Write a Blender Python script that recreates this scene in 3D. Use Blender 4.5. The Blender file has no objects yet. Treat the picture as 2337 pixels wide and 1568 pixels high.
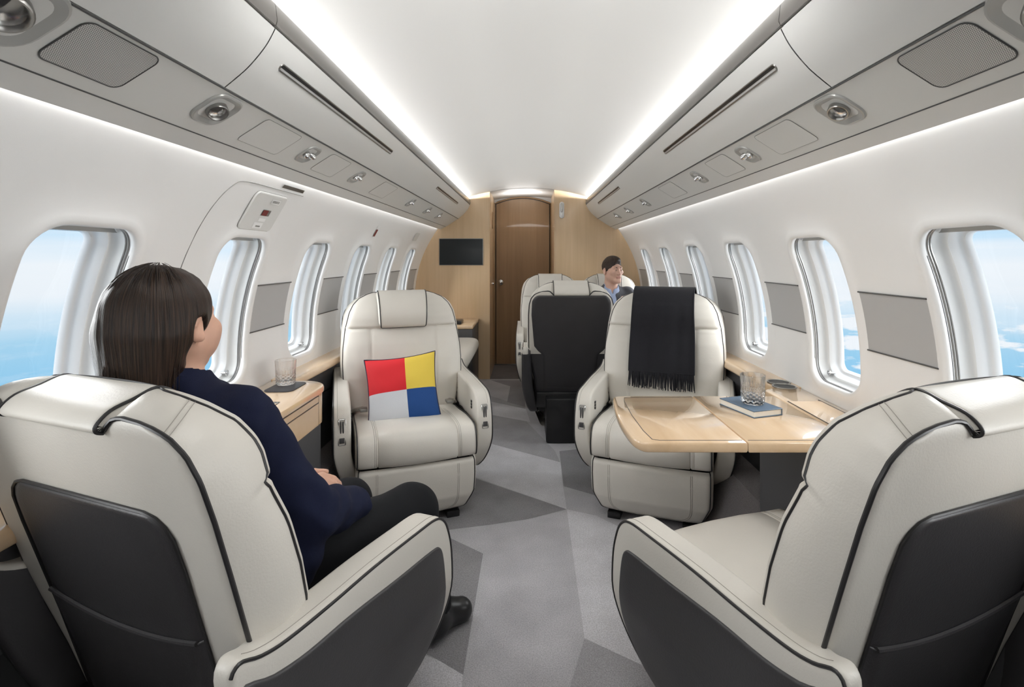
import bpy, bmesh, math, random
import numpy as np
from mathutils import Vector, Matrix
random.seed(7)
PI = math.pi
C = bpy.context.scene.collection
EYE = 1.19
YB, YD, YR = 5.015, 5.70, -1.40        # bulkhead, door, rear wall

# ------------------------------------------------------------------ materials
def new_mat(name):
    m = bpy.data.materials.new(name); m.use_nodes = True
    nt = m.node_tree; b = nt.nodes['Principled BSDF']
    return m, nt, b
def mat(name, col, rough=.5, metal=0, spec=.5, coat=0, bump=0, bscale=200, var=0, vscale=6, sheen=0, emis=None, es=0):
    m, nt, b = new_mat(name); N = nt.nodes; L = nt.links
    b.inputs['Base Color'].default_value = (*col, 1); b.inputs['Roughness'].default_value = rough
    b.inputs['Metallic'].default_value = metal; b.inputs['Specular IOR Level'].default_value = spec
    b.inputs['Coat Weight'].default_value = coat; b.inputs['Coat Roughness'].default_value = .04
    b.inputs['Sheen Weight'].default_value = sheen
    if emis: b.inputs['Emission Color'].default_value = (*emis, 1); b.inputs['Emission Strength'].default_value = es
    tc = N.new('ShaderNodeTexCoord')
    if bump:
        n = N.new('ShaderNodeTexNoise'); n.inputs['Scale'].default_value = bscale; n.inputs['Detail'].default_value = 3
        L.new(tc.outputs['Object'], n.inputs['Vector'])
        bp = N.new('ShaderNodeBump'); bp.inputs['Strength'].default_value = bump; bp.inputs['Distance'].default_value = .002
        L.new(n.outputs['Fac'], bp.inputs['Height']); L.new(bp.outputs['Normal'], b.inputs['Normal'])
    if var:
        n = N.new('ShaderNodeTexNoise'); n.inputs['Scale'].default_value = vscale; n.inputs['Detail'].default_value = 4
        L.new(tc.outputs['Object'], n.inputs['Vector'])
        r = N.new('ShaderNodeMapRange'); r.inputs['From Min'].default_value = .3; r.inputs['From Max'].default_value = .7
        r.inputs['To Min'].default_value = 1 - var; r.inputs['To Max'].default_value = 1 + var
        L.new(n.outputs['Fac'], r.inputs['Value'])
        v = N.new('ShaderNodeVectorMath'); v.operation = 'SCALE'; v.inputs[0].default_value = col
        L.new(r.outputs['Result'], v.inputs['Scale']); L.new(v.outputs['Vector'], b.inputs['Base Color'])
    return m
def wood(name, c1, c2, grain=(30, 30, 1.2), rough=.3, coat=.6, bscale=1.0):
    m, nt, b = new_mat(name); N = nt.nodes; L = nt.links
    tc = N.new('ShaderNodeTexCoord'); mp = N.new('ShaderNodeMapping'); mp.inputs['Scale'].default_value = grain
    L.new(tc.outputs['Object'], mp.inputs['Vector'])
    n = N.new('ShaderNodeTexNoise'); n.inputs['Scale'].default_value = bscale; n.inputs['Detail'].default_value = 6; n.inputs['Roughness'].default_value = .6
    n.inputs['Distortion'].default_value = .4
    L.new(mp.outputs['Vector'], n.inputs['Vector'])
    r = N.new('ShaderNodeValToRGB'); e = r.color_ramp.elements
    e[0].position = .3; e[0].color = (*c1, 1); e[1].position = .7; e[1].color = (*c2, 1)
    L.new(n.outputs['Fac'], r.inputs['Fac']); L.new(r.outputs['Color'], b.inputs['Base Color'])
    b.inputs['Roughness'].default_value = rough; b.inputs['Coat Weight'].default_value = coat; b.inputs['Coat Roughness'].default_value = .03
    return m
M = {}
M['cream'] = mat('cream_leather', (.60, .572, .52), .42, bump=.18, bscale=260, var=.025, vscale=5)
M['dark'] = mat('charcoal_leather', (.040, .038, .040), .42, bump=.22, bscale=260, var=.08)
M['pipe'] = mat('dark_piping', (.018, .017, .018), .38)
M['stitch'] = mat('stitching', (.30, .28, .25), .8)
M['liner'] = mat('white_lining', (.77, .77, .765), .38, spec=.4, bump=.04, bscale=500)
M['ceil'] = mat('ceiling_lining', (.54, .54, .53), .5, bump=.04, bscale=500)
M['bin'] = mat('bin_lining', (.66, .66, .645), .35)
M['psu'] = mat('service_panel', (.62, .62, .60), .4)
M['underside'] = mat('shade_lower_lining', (.022, .022, .023), .7)
M['inlay'] = mat('grey_inlay', (.40, .40, .40), .55, bump=.05, bscale=600)
M['line'] = mat('dark_line', (.06, .06, .06), .4)
M['hair_line'] = mat('seam_line', (.22, .22, .21), .6)
M['strip'] = mat('taupe_strip', (.125, .115, .105), .35, coat=.2)
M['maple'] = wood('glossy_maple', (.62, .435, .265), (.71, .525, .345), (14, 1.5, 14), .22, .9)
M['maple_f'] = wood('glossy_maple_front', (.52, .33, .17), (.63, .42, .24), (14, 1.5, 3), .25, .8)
M['bulk'] = wood('bulkhead_maple', (.58, .415, .245), (.68, .50, .32), (16, 16, .7), .32, .45)
M['walnut'] = wood('door_veneer', (.205, .125, .062), (.285, .180, .095), (14, 14, .6), .52, .10)
M['white'] = mat('white_plastic', (.80, .80, .80), .3)
M['frame'] = mat('window_frame_white', (.80, .81, .82), .3)
M['reveal'] = mat('window_reveal', (.62, .62, .61), .4)
M['rail'] = mat('shade_rail', (.34, .34, .34), .35, metal=.6)
M['chrome'] = mat('chrome', (.62, .62, .62), .15, metal=1)
M['metal'] = mat('satin_metal', (.38, .375, .36), .28, metal=1)
M['deflect'] = mat('silver_deflector', (.62, .62, .62), .35, metal=.4)
M['lever'] = mat('dark_lever', (.10, .10, .105), .3, metal=.5)
M['bezel'] = mat('light_bezel', (.40, .40, .385), .35, metal=.25)
M['black'] = mat('black_plastic', (.012, .012, .013), .3)
M['screen'] = mat('black_screen', (.006, .010, .013), .40)
M['red'] = mat('dark_red', (.16, .012, .012), .4)
M['navy'] = mat('navy_wool', (.0048, .0075, .027), .9, spec=.25, bump=.4, bscale=900)
M['trouser'] = mat('black_trouser', (.0065, .007, .0085), .9, spec=.25, bump=.3, bscale=700)
M['suit'] = mat('grey_suit', (.060, .062, .074), .85, bump=.3, bscale=700)
M['shirt'] = mat('pale_blue_shirt', (.30, .36, .52), .8)
M['shoe'] = mat('black_shoe', (.008, .008, .009), .35)
M['throw'] = mat('black_throw_wool', (.0060, .0060, .0095), .95, bump=.8, bscale=500, sheen=.05)
M['book'] = mat('blue_book_cover', (.085, .135, .20), .45)
M['page'] = mat('book_pages', (.74, .72, .66), .7)
M['coaster'] = mat('black_coaster', (.02, .02, .025), .4)
M['cpanel'] = mat('charcoal_panel', (.060, .060, .064), .5, bump=.1, bscale=300)
M['lip'] = mat('lips', (.44, .21, .165), .5)
M['iris'] = mat('iris', (.03, .04, .05), .2)
M['eyew'] = mat('eye_white', (.62, .60, .58), .25)
def skin_mat(name, col):
    m = mat(name, col, .5, spec=.35, var=.05, vscale=25, bump=.1, bscale=400)
    b = m.node_tree.nodes['Principled BSDF']
    b.inputs['Subsurface Weight'].default_value = .12; b.inputs['Subsurface Radius'].default_value = (.02, .008, .004); b.inputs['Subsurface Scale'].default_value = .5
    return m
M['skin_w'] = skin_mat('skin_warm', (.56, .33, .24)); M['skin_m'] = skin_mat('skin_fair', (.56, .35, .27))
def hair_mat(name, c1, c2, cx, cy, k=46):
    m, nt, b = new_mat(name); N = nt.nodes; L = nt.links
    tc = N.new('ShaderNodeTexCoord'); s = N.new('ShaderNodeSeparateXYZ'); L.new(tc.outputs['Object'], s.inputs[0])
    def mth(op, a, bb):
        n = N.new('ShaderNodeMath'); n.operation = op
        for i, q in enumerate((a, bb)):
            if isinstance(q, (int, float)): n.inputs[i].default_value = q
            else: L.new(q, n.inputs[i])
        return n.outputs[0]
    ang = mth('ARCTAN2', mth('SUBTRACT', s.outputs['X'], cx), mth('SUBTRACT', s.outputs['Y'], cy))
    cb = N.new('ShaderNodeCombineXYZ'); L.new(mth('MULTIPLY', ang, k), cb.inputs[0]); L.new(mth('MULTIPLY', s.outputs['Z'], 9), cb.inputs[1])
    n = N.new('ShaderNodeTexNoise'); n.inputs['Scale'].default_value = .8; n.inputs['Detail'].default_value = 6; n.inputs['Distortion'].default_value = .3
    L.new(cb.outputs[0], n.inputs['Vector'])
    r = N.new('ShaderNodeValToRGB'); e = r.color_ramp.elements
    e[0].position = .42; e[0].color = (*c1, 1); e[1].position = .72; e[1].color = (*c2, 1)
    L.new(n.outputs['Fac'], r.inputs['Fac']); L.new(r.outputs['Color'], b.inputs['Base Color'])
    bp = N.new('ShaderNodeBump'); bp.inputs['Strength'].default_value = .8; bp.inputs['Distance'].default_value = .004
    L.new(n.outputs['Fac'], bp.inputs['Height']); L.new(bp.outputs['Normal'], b.inputs['Normal'])
    b.inputs['Roughness'].default_value = .40; b.inputs['Specular IOR Level'].default_value = .28
    return m
def glass_mat(name, rough=0, tint=(1, 1, 1), ior=1.45):
    m, nt, b = new_mat(name)
    b.inputs['Base Color'].default_value = (*tint, 1); b.inputs['Transmission Weight'].default_value = 1
    b.inputs['Roughness'].default_value = rough; b.inputs['IOR'].default_value = ior
    return m
M['glass'] = glass_mat('cut_glass', .0)
_nt = M['glass'].node_tree; _t = _nt.nodes.new('ShaderNodeBsdfTransparent'); _m = _nt.nodes.new('ShaderNodeMixShader'); _m.inputs['Fac'].default_value = .72
_nt.links.new(_t.outputs[0], _m.inputs[1]); _nt.links.new(_nt.nodes['Principled BSDF'].outputs[0], _m.inputs[2]); _nt.links.new(_m.outputs[0], _nt.nodes['Material Output'].inputs['Surface'])
M['coverglass'] = glass_mat('lamp_glass', .2)
def pane_mat():
    m = bpy.data.materials.new('window_pane'); m.use_nodes = True; nt = m.node_tree; N = nt.nodes; L = nt.links
    for n in list(N):
        if n.type != 'OUTPUT_MATERIAL': N.remove(n)
    out = [n for n in N if n.type == 'OUTPUT_MATERIAL'][0]
    t = N.new('ShaderNodeBsdfTransparent'); t.inputs['Color'].default_value = (.97, .985, 1, 1)
    g = N.new('ShaderNodeBsdfGlossy'); g.inputs['Roughness'].default_value = .02
    mx = N.new('ShaderNodeMixShader'); mx.inputs['Fac'].default_value = .04
    L.new(t.outputs[0], mx.inputs[1]); L.new(g.outputs[0], mx.inputs[2]); L.new(mx.outputs[0], out.inputs['Surface'])
    return m
M['pane'] = pane_mat()
def carpet(name, col):
    m, nt, b = new_mat(name); N = nt.nodes; L = nt.links
    tc = N.new('ShaderNodeTexCoord')
    n1 = N.new('ShaderNodeTexNoise'); n1.inputs['Scale'].default_value = 5; n1.inputs['Detail'].default_value = 5
    n2 = N.new('ShaderNodeTexNoise'); n2.inputs['Scale'].default_value = 260; n2.inputs['Detail'].default_value = 2
    for n in (n1, n2): L.new(tc.outputs['Object'], n.inputs['Vector'])
    r1 = N.new('ShaderNodeMapRange'); r1.inputs['From Min'].default_value = .3; r1.inputs['From Max'].default_value = .7; r1.inputs['To Min'].default_value = .88; r1.inputs['To Max'].default_value = 1.12
    r2 = N.new('ShaderNodeMapRange'); r2.inputs['From Min'].default_value = .3; r2.inputs['From Max'].default_value = .7; r2.inputs['To Min'].default_value = .78; r2.inputs['To Max'].default_value = 1.22
    L.new(n1.outputs['Fac'], r1.inputs['Value']); L.new(n2.outputs['Fac'], r2.inputs['Value'])
    mu = N.new('ShaderNodeMath'); mu.operation = 'MULTIPLY'; L.new(r1.outputs[0], mu.inputs[0]); L.new(r2.outputs[0], mu.inputs[1])
    v = N.new('ShaderNodeVectorMath'); v.operation = 'SCALE'; v.inputs[0].default_value = col
    L.new(mu.outputs[0], v.inputs['Scale']); L.new(v.outputs[0], b.inputs['Base Color'])
    bp = N.new('ShaderNodeBump'); bp.inputs['Strength'].default_value = .6; bp.inputs['Distance'].default_value = .004
    L.new(n2.outputs['Fac'], bp.inputs['Height']); L.new(bp.outputs['Normal'], b.inputs['Normal'])
    b.inputs['Roughness'].default_value = .95; b.inputs['Specular IOR Level'].default_value = .1; b.inputs['Sheen Weight'].default_value = .15
    return m
M['carpet_mid'] = carpet('carpet_mid', (.42, .413, .432)); M['carpet_light'] = carpet('carpet_light', (.54, .533, .556))
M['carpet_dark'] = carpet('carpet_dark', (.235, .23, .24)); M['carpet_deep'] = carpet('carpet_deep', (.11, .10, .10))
M['carpet_soft'] = carpet('carpet_soft', (.33, .323, .336))
def grille_mat():
    m, nt, b = new_mat('perforated_grille'); N = nt.nodes; L = nt.links
    tc = N.new('ShaderNodeTexCoord'); mp = N.new('ShaderNodeMapping'); mp.inputs['Scale'].default_value = (320, 320, 320)
    L.new(tc.outputs['UV'], mp.inputs['Vector'])
    s = N.new('ShaderNodeSeparateXYZ'); L.new(mp.outputs['Vector'], s.inputs[0])
    def mth(op, a, bb=0):
        n = N.new('ShaderNodeMath'); n.operation = op
        for i, q in enumerate((a, bb)):
            if isinstance(q, (int, float)): n.inputs[i].default_value = q
            else: L.new(q, n.inputs[i])
        return n.outputs[0]
    row = mth('FLOOR', s.outputs['Y']); off = mth('MULTIPLY', mth('MODULO', row, 2), .5)
    fx = mth('SUBTRACT', mth('FRACT', mth('ADD', s.outputs['X'], off)), .5); fy = mth('SUBTRACT', mth('FRACT', s.outputs['Y']), .5)
    d = mth('SQRT', mth('ADD', mth('MULTIPLY', fx, fx), mth('MULTIPLY', fy, fy)))
    h = mth('LESS_THAN', d, .30)
    mx = N.new('ShaderNodeMix'); mx.data_type = 'RGBA'; L.new(h, mx.inputs['Factor'])
    mx.inputs[6].default_value = (.55, .55, .53, 1); mx.inputs[7].default_value = (.05, .05, .05, 1)
    L.new(mx.outputs[2], b.inputs['Base Color']); b.inputs['Roughness'].default_value = .4
    return m
M['grille'] = grille_mat()

# ------------------------------------------------------------------ mesh helpers
def obj(name, verts, faces, m=None, parent=None, smooth=True, angle=40, mats=None, fm=None, kind=None, uvs=None):
    me = bpy.data.meshes.new(name); me.from_pydata([tuple(v) for v in verts], [], faces)
    for mm in (mats or [m]): me.materials.append(mm)
    if fm is not None: me.polygons.foreach_set('material_index', fm)
    bm = bmesh.new(); bm.from_mesh(me); bmesh.ops.recalc_face_normals(bm, faces=bm.faces[:]); bm.to_mesh(me); bm.free()
    if smooth:
        me.polygons.foreach_set('use_smooth', [True] * len(me.polygons))
        me.set_sharp_from_angle(angle=math.radians(angle))
    if uvs is not None:
        uv = me.uv_layers.new(name='UVMap')
        for l in me.loops: uv.data[l.index].uv = uvs[l.vertex_index]
    o = bpy.data.objects.new(name, me); C.objects.link(o)
    if parent: o.parent = parent
    if kind: o['kind'] = kind
    return o
class MB:
    def __init__(s): s.v = []; s.f = []; s.m = []
    def add(s, v, f, mi=0):
        n = len(s.v); s.v += [tuple(p) for p in v]; s.f += [tuple(i + n for i in q) for q in f]; s.m += [mi] * len(f)
        return s
    def xf(s, Mx): s.v = [tuple(Mx @ Vector(p)) for p in s.v]; return s
    def build(s, name, m=None, parent=None, **k):
        if k.get('mats'): k['fm'] = s.m
        return obj(name, s.v, s.f, m, parent, **k)
def thing(name, label, cat, loc=(0, 0, 0), rz=0, group=None):
    o = bpy.data.objects.new(name, None); C.objects.link(o); o.location = loc; o.rotation_euler = (0, 0, rz)
    o.empty_display_size = .1
    return tag(o, label, cat, group)
def tag(o, label, cat, group=None):
    o['label'] = label; o['category'] = cat
    if group: o['group'] = group
    return o
def grid(P, nu, nv, wu=False, wv=False):
    v = [P(i, j) for i in range(nu) for j in range(nv)]; f = []
    for i in range(nu if wu else nu - 1):
        for j in range(nv if wv else nv - 1):
            f.append((i * nv + j, ((i + 1) % nu) * nv + j, ((i + 1) % nu) * nv + (j + 1) % nv, i * nv + (j + 1) % nv))
    return v, f
def tube(path, r, seg=8, closed=False):
    P = [Vector(p) for p in path]; n = len(P); rs = r if isinstance(r, (list, tuple)) else [r] * n
    v = []; up = Vector((.13, .27, .95)).normalized(); prev = None
    for i in range(n):
        a = P[i - 1] if (i > 0 or closed) else P[i]; b = P[(i + 1) % n] if (i < n - 1 or closed) else P[i]
        t = (b - a); t = t.normalized() if t.length > 1e-9 else Vector((0, 0, 1))
        if prev is None:
            q = up.cross(t); q = q.normalized() if q.length > 1e-3 else Vector((1, 0, 0)).cross(t).normalized()
        else:
            q = prev - t * prev.dot(t); q = q.normalized() if q.length > 1e-6 else t.orthogonal().normalized()
        prev = q; w = t.cross(q)
        for k in range(seg):
            an = 2 * PI * k / seg; v.append(P[i] + (q * math.cos(an) + w * math.sin(an)) * rs[i])
    f = []
    for i in range(n if closed else n - 1):
        for k in range(seg):
            i2 = (i + 1) % n; f.append((i * seg + k, i * seg + (k + 1) % seg, i2 * seg + (k + 1) % seg, i2 * seg + k))
    if not closed:
        f.append(tuple(range(seg - 1, -1, -1))); f.append(tuple((n - 1) * seg + k for k in range(seg)))
    return v, f
def smooth_path(pts, n=6, closed=False):
    P = [Vector(p) for p in pts]; m = len(P); out = []
    for i in range(m if closed else m - 1):
        p0 = P[(i - 1) % m] if (closed or i > 0) else P[i]; p1 = P[i]; p2 = P[(i + 1) % m]
        p3 = P[(i + 2) % m] if (closed or i < m - 2) else P[(i + 1) % m]
        for k in range(n):
            t = k / n
            out.append(.5 * ((2 * p1) + (p2 - p0) * t + (2 * p0 - 5 * p1 + 4 * p2 - p3) * t * t + (3 * p1 - p0 - 3 * p2 + p3) * t ** 3))
    if not closed: out.append(P[-1])
    return out
def rbox(x0, x1, y0, y1, z0, z1, r=.005, seg=3):
    bm = bmesh.new(); bmesh.ops.create_cube(bm, size=1)
    for v in bm.verts:
        v.co = Vector(((x0 + x1) / 2 + v.co.x * (x1 - x0), (y0 + y1) / 2 + v.co.y * (y1 - y0), (z0 + z1) / 2 + v.co.z * (z1 - z0)))
    if r > 0: bmesh.ops.bevel(bm, geom=bm.edges[:], offset=min(r, .49 * min(abs(x1 - x0), abs(y1 - y0), abs(z1 - z0))), segments=seg, affect='EDGES', profile=.5)
    bm.verts.index_update(); v = [tuple(a.co) for a in bm.verts]; f = [tuple(a.index for a in q.verts) for q in bm.faces]; bm.free()
    return v, f
def inset(loop, d):
    n = len(loop); out = []; A = sum(loop[i][0] * loop[(i + 1) % n][1] - loop[(i + 1) % n][0] * loop[i][1] for i in range(n))
    s = 1 if A > 0 else -1
    for i in range(n):
        a = loop[i - 1]; b = loop[(i + 1) % n]; tx, ty = b[0] - a[0], b[1] - a[1]; l = math.hypot(tx, ty) or 1
        out.append((loop[i][0] - s * ty / l * d, loop[i][1] + s * tx / l * d))
    return out
def sweep(loop, st, ax='x', caps=True):
    """loop: 2D closed outline; st: [(coordinate along the axis, inset)]"""
    v = []; n = len(loop)
    for c, d in st:
        for p in inset(loop, d):
            v.append((c, p[0], p[1]) if ax == 'x' else ((p[0], c, p[1]) if ax == 'y' else (p[0], p[1], c)))
    f = []
    for i in range(len(st) - 1):
        for k in range(n): f.append((i * n + k, i * n + (k + 1) % n, (i + 1) * n + (k + 1) % n, (i + 1) * n + k))
    if caps: f.append(tuple(range(n))); f.append(tuple((len(st) - 1) * n + k for k in range(n)))
    return v, f
def ring_caps(v, f, n, ends, axis=0):
    """concentric rings closing the end loops of a sweep, so that the caps can be bent"""
    f = [q for q in f if len(q) <= 4]; v = list(v)
    for e in ends:
        base = e * n; c = [sum(v[base + k][a] for k in range(n)) / n for a in range(3)]; prev = [base + k for k in range(n)]
        for t in (.85, .65, .45, .25):
            cur = []
            for k in range(n):
                p = v[base + k]; cur.append(len(v)); v.append(tuple(c[a] + (p[a] - c[a]) * t for a in range(3)))
            f += [(prev[k], prev[(k + 1) % n], cur[(k + 1) % n], cur[k]) for k in range(n)]; prev = cur
        v.append(tuple(c)); f += [(prev[k], prev[(k + 1) % n], len(v) - 1) for k in range(n)]
    return v, f
def edge_st(a, b, r, seg=4):
    s = [];
    for k in range(seg + 1):
        t = k / seg * PI / 2; s.append((a + r * (1 - math.sin(t)) * (1 if b > a else -1) * 1.0, r * (1 - math.cos(t))))
    s = [(a + (r - r * math.sin(PI / 2 * k / seg)) * (1 if b > a else -1), r * (1 - math.cos(PI / 2 * k / seg))) for k in range(seg, -1, -1)]
    e = [(b - (r - r * math.sin(PI / 2 * k / seg)) * (1 if b > a else -1), r * (1 - math.cos(PI / 2 * k / seg))) for k in range(0, seg + 1)]
    return s + e
def rrect(x0, x1, y0, y1, r, n=6):
    out = []
    for cx, cy, a0 in ((x1 - r, y1 - r, 0), (x0 + r, y1 - r, 90), (x0 + r, y0 + r, 180), (x1 - r, y0 + r, 270)):
        for k in range(n + 1):
            a = math.radians(a0 + 90 * k / n); out.append((cx + r * math.cos(a), cy + r * math.sin(a)))
    return out
def lathe(prof, seg=32):
    v = []; n = len(prof)
    for k in range(seg):
        a = 2 * PI * k / seg; v += [(r * math.cos(a), r * math.sin(a), z) for r, z in prof]
    f = []
    for k in range(seg):
        for i in range(n - 1): f.append((k * n + i, ((k + 1) % seg) * n + i, ((k + 1) % seg) * n + i + 1, k * n + i + 1))
    return v, f
def interp(tab, x):
    if x <= tab[0][0]: return tab[0][1]
    for (a, b), (c, d) in zip(tab, tab[1:]):
        if x <= c: return b + (d - b) * (x - a) / (c - a)
    return tab[-1][1]
def copy_tree(o, parent=None):
    c = o.copy(); C.objects.link(c)
    if parent: c.parent = parent
    for ch in o.children: copy_tree(ch, c)
    return c
CURRENT_DELETE = []
# ------------------------------------------------------------------ signed-distance modelling (figures)
class SDF:
    def __init__(s, lo, hi, h):
        s.lo = np.array(lo, float); s.h = h; s.n = np.ceil((np.array(hi) - s.lo) / h).astype(int) + 1
        s.d = np.full(s.n, .5, np.float32)
    def _box(s, lo, hi, m):
        a = np.maximum(np.floor((np.array(lo) - m - s.lo) / s.h).astype(int), 0); b = np.minimum(np.ceil((np.array(hi) + m - s.lo) / s.h).astype(int) + 1, s.n)
        if (b <= a).any(): return None
        ax = [s.lo[i] + s.h * np.arange(a[i], b[i]) for i in range(3)]
        X, Y, Z = np.meshgrid(*ax, indexing='ij', sparse=True)
        return tuple(slice(a[i], b[i]) for i in range(3)), X, Y, Z
    def _op(s, sl, d, k, sub):
        D = s.d[sl]; d = d.astype(np.float32)
        if sub:
            d = -d
            if k > 0:
                h = np.maximum(k - np.abs(D - d), 0) / k; s.d[sl] = np.maximum(D, d) + h * h * k * .25
            else: s.d[sl] = np.maximum(D, d)
        else:
            if k > 0:
                h = np.maximum(k - np.abs(D - d), 0) / k; s.d[sl] = np.minimum(D, d) - h * h * k * .25
            else: s.d[sl] = np.minimum(D, d)
    def cap(s, a, b, ra, rb=None, k=.015, sub=False, sc=(1, 1, 1)):
        rb = ra if rb is None else rb; a = np.array(a, float); b = np.array(b, float); m = max(ra, rb) * max(1, 1 / min(sc)) + k + .02
        r = s._box(np.minimum(a, b), np.maximum(a, b), m)
        if r is None: return s
        sl, X, Y, Z = r; ab = b - a; q = max((ab ** 2).sum(), 1e-9)
        t = np.clip(((X - a[0]) * ab[0] + (Y - a[1]) * ab[1] + (Z - a[2]) * ab[2]) / q, 0, 1)
        d = np.sqrt(((X - a[0] - t * ab[0]) * sc[0]) ** 2 + ((Y - a[1] - t * ab[1]) * sc[1]) ** 2 + ((Z - a[2] - t * ab[2]) * sc[2]) ** 2) - (ra + (rb - ra) * t)
        s._op(sl, d, k, sub); return s
    def ell(s, c, r, k=.015, sub=False, rot=None):
        c = np.array(c, float); r = np.array(r, float); m = r.max() + k + .02
        q = s._box(c, c, m)
        if q is None: return s
        sl, X, Y, Z = q; x, y, z = X - c[0], Y - c[1], Z - c[2]
        if rot is not None:
            R = np.array(rot.to_matrix().transposed()) if hasattr(rot, 'to_matrix') else np.array(rot)
            x, y, z = R[0, 0] * x + R[0, 1] * y + R[0, 2] * z, R[1, 0] * x + R[1, 1] * y + R[1, 2] * z, R[2, 0] * x + R[2, 1] * y + R[2, 2] * z
        k0 = np.sqrt((x / r[0]) ** 2 + (y / r[1]) ** 2 + (z / r[2]) ** 2); k1 = np.sqrt((x / r[0] ** 2) ** 2 + (y / r[1] ** 2) ** 2 + (z / r[2] ** 2) ** 2)
        d = k0 * (k0 - 1) / np.maximum(k1, 1e-6)
        s._op(sl, d, k, sub); return s
    def cut(s, p, n):       # remove the side the normal points to
        X, Y, Z = np.meshgrid(*[s.lo[i] + s.h * np.arange(s.n[i]) for i in range(3)], indexing='ij', sparse=True)
        d = (X - p[0]) * n[0] + (Y - p[1]) * n[1] + (Z - p[2]) * n[2]
        s.d = np.maximum(s.d, d.astype(np.float32)); return s
    def wrinkle(s, amp, f, seed=0):
        X, Y, Z = np.meshgrid(*[s.lo[i] + s.h * np.arange(s.n[i]) for i in range(3)], indexing='ij', sparse=True)
        w = np.sin(X * f[0] + 2 * np.sin(Z * f[2] * .6 + seed)) * np.sin(Z * f[2] + 2.2 * np.sin(Y * f[1] + X * f[0] * .4 + seed)) 
        s.d = s.d + (amp * w).astype(np.float32); return s
    def mesh(s, it=2):
        D = s.d.copy()
        for ax in range(3):     # close the volume at the grid border
            sl = [slice(None)] * 3; sl[ax] = 0; D[tuple(sl)] = np.abs(D[tuple(sl)]) + 1e-3; sl[ax] = -1; D[tuple(sl)] = np.abs(D[tuple(sl)]) + 1e-3
        ins = D < 0; nx, ny, nz = D.shape
        cnt = np.zeros((nx - 1, ny - 1, nz - 1), int)
        for dx in (0, 1):
            for dy in (0, 1):
                for dz in (0, 1): cnt += ins[dx:nx - 1 + dx, dy:ny - 1 + dy, dz:nz - 1 + dz]
        act = (cnt > 0) & (cnt < 8); I = np.argwhere(act); idx = -np.ones(act.shape, int); idx[act] = np.arange(len(I))
        acc = np.zeros((len(I), 3)); wt = np.zeros(len(I))
        cs = [(a, b, c) for a in (0, 1) for b in (0, 1) for c in (0, 1)]
        for c0 in cs:
            for ax in range(3):
                if c0[ax]: continue
                c1 = list(c0); c1[ax] = 1
                d0 = D[I[:, 0] + c0[0], I[:, 1] + c0[1], I[:, 2] + c0[2]]; d1 = D[I[:, 0] + c1[0], I[:, 1] + c1[1], I[:, 2] + c1[2]]
                m = (d0 < 0) != (d1 < 0); t = np.where(m, d0 / np.where(m, d0 - d1, 1), 0)
                p = np.array(c0)[None, :] + np.zeros((len(I), 3)); p[:, ax] += t
                acc += p * m[:, None]; wt += m
        V = s.lo + s.h * (I + acc / np.maximum(wt, 1)[:, None]); F = []
        for ax in range(3):
            a1, a2 = [(1, 2), (2, 0), (0, 1)][ax]
            A = ins; B = np.roll(ins, -1, axis=ax); ch = A != B
            sl = [slice(None)] * 3; sl[ax] = -1; ch[tuple(sl)] = False
            E = np.argwhere(ch); E = E[(E[:, a1] > 0) & (E[:, a2] > 0) & (E[:, a1] < D.shape[a1] - 1) & (E[:, a2] < D.shape[a2] - 1)]
            q = []
            for o1, o2 in ((0, 0), (-1, 0), (-1, -1), (0, -1)):
                J = E.copy(); J[:, a1] += o1; J[:, a2] += o2; q.append(idx[J[:, 0], J[:, 1], J[:, 2]])
            q = np.stack(q, 1); flip = ~A[E[:, 0], E[:, 1], E[:, 2]]; q[flip] = q[flip][:, ::-1]; F.append(q)
        F = np.concatenate(F); F = F[(F >= 0).all(1)]
        for _ in range(it):
            S = np.zeros_like(V); n = np.zeros(len(V))
            for k in range(4):
                a, b = F[:, k], F[:, (k + 1) % 4]
                np.add.at(S, a, V[b]); np.add.at(n, a, 1); np.add.at(S, b, V[a]); np.add.at(n, b, 1)
            V = V * .5 + .5 * S / np.maximum(n, 1)[:, None]
        return V, F
def sobj(name, V, F, mats, parent=None, fm=None):
    me = bpy.data.meshes.new(name); me.from_pydata(V.tolist(), [], F.tolist())
    for m in mats: me.materials.append(m)
    if fm is not None: me.polygons.foreach_set('material_index', fm)
    me.polygons.foreach_set('use_smooth', [True] * len(me.polygons))
    o = bpy.data.objects.new(name, me); C.objects.link(o)
    if parent: o.parent = parent
    return o

# ================================================================== SETTING
RC, ZC = 1.107, .80
def wall_pt(s, z, Y, off=0):
    """point of the side lining at height z; off > 0 goes outwards through the wall"""
    ph = math.asin(max(-1, min(1, (z - ZC) / RC))); R = RC + off
    return (s * R * math.cos(ph), Y, ZC + R * math.sin(ph))
# floor with the angular carpet pattern
def fl(u, v):
    k = EYE / (v - 588); return ((u - 1205) * k, 1168.5 * k)
mb = MB()
mb.add([(-.72, YR, 0), (.72, YR, 0), (.72, YB, 0), (-.72, YB, 0)], [(0, 1, 2, 3)], 0)
for s in (-1, 1):
    prof = [(.72, 0), (.76, .03), (.80, .11), (.84, .22), (.87, .27), (1.02, .29)]
    v, f = grid(lambda i, j: (s * prof[i][0], [YR, 1.2, YB][j], prof[i][1]), len(prof), 3); mb.add(v, f, 5)  # side ramps take the darkest carpet colour to imitate occlusion
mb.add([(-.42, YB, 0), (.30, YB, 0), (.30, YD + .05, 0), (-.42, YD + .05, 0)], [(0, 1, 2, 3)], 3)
def patch(px, mi, h=.0006):
    P = [fl(1000 + a / 2.096, 820 + b / 2.096) for a, b in px]; mb.add([(x, y, h) for x, y in P], [tuple(range(len(P)))], mi)
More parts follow.
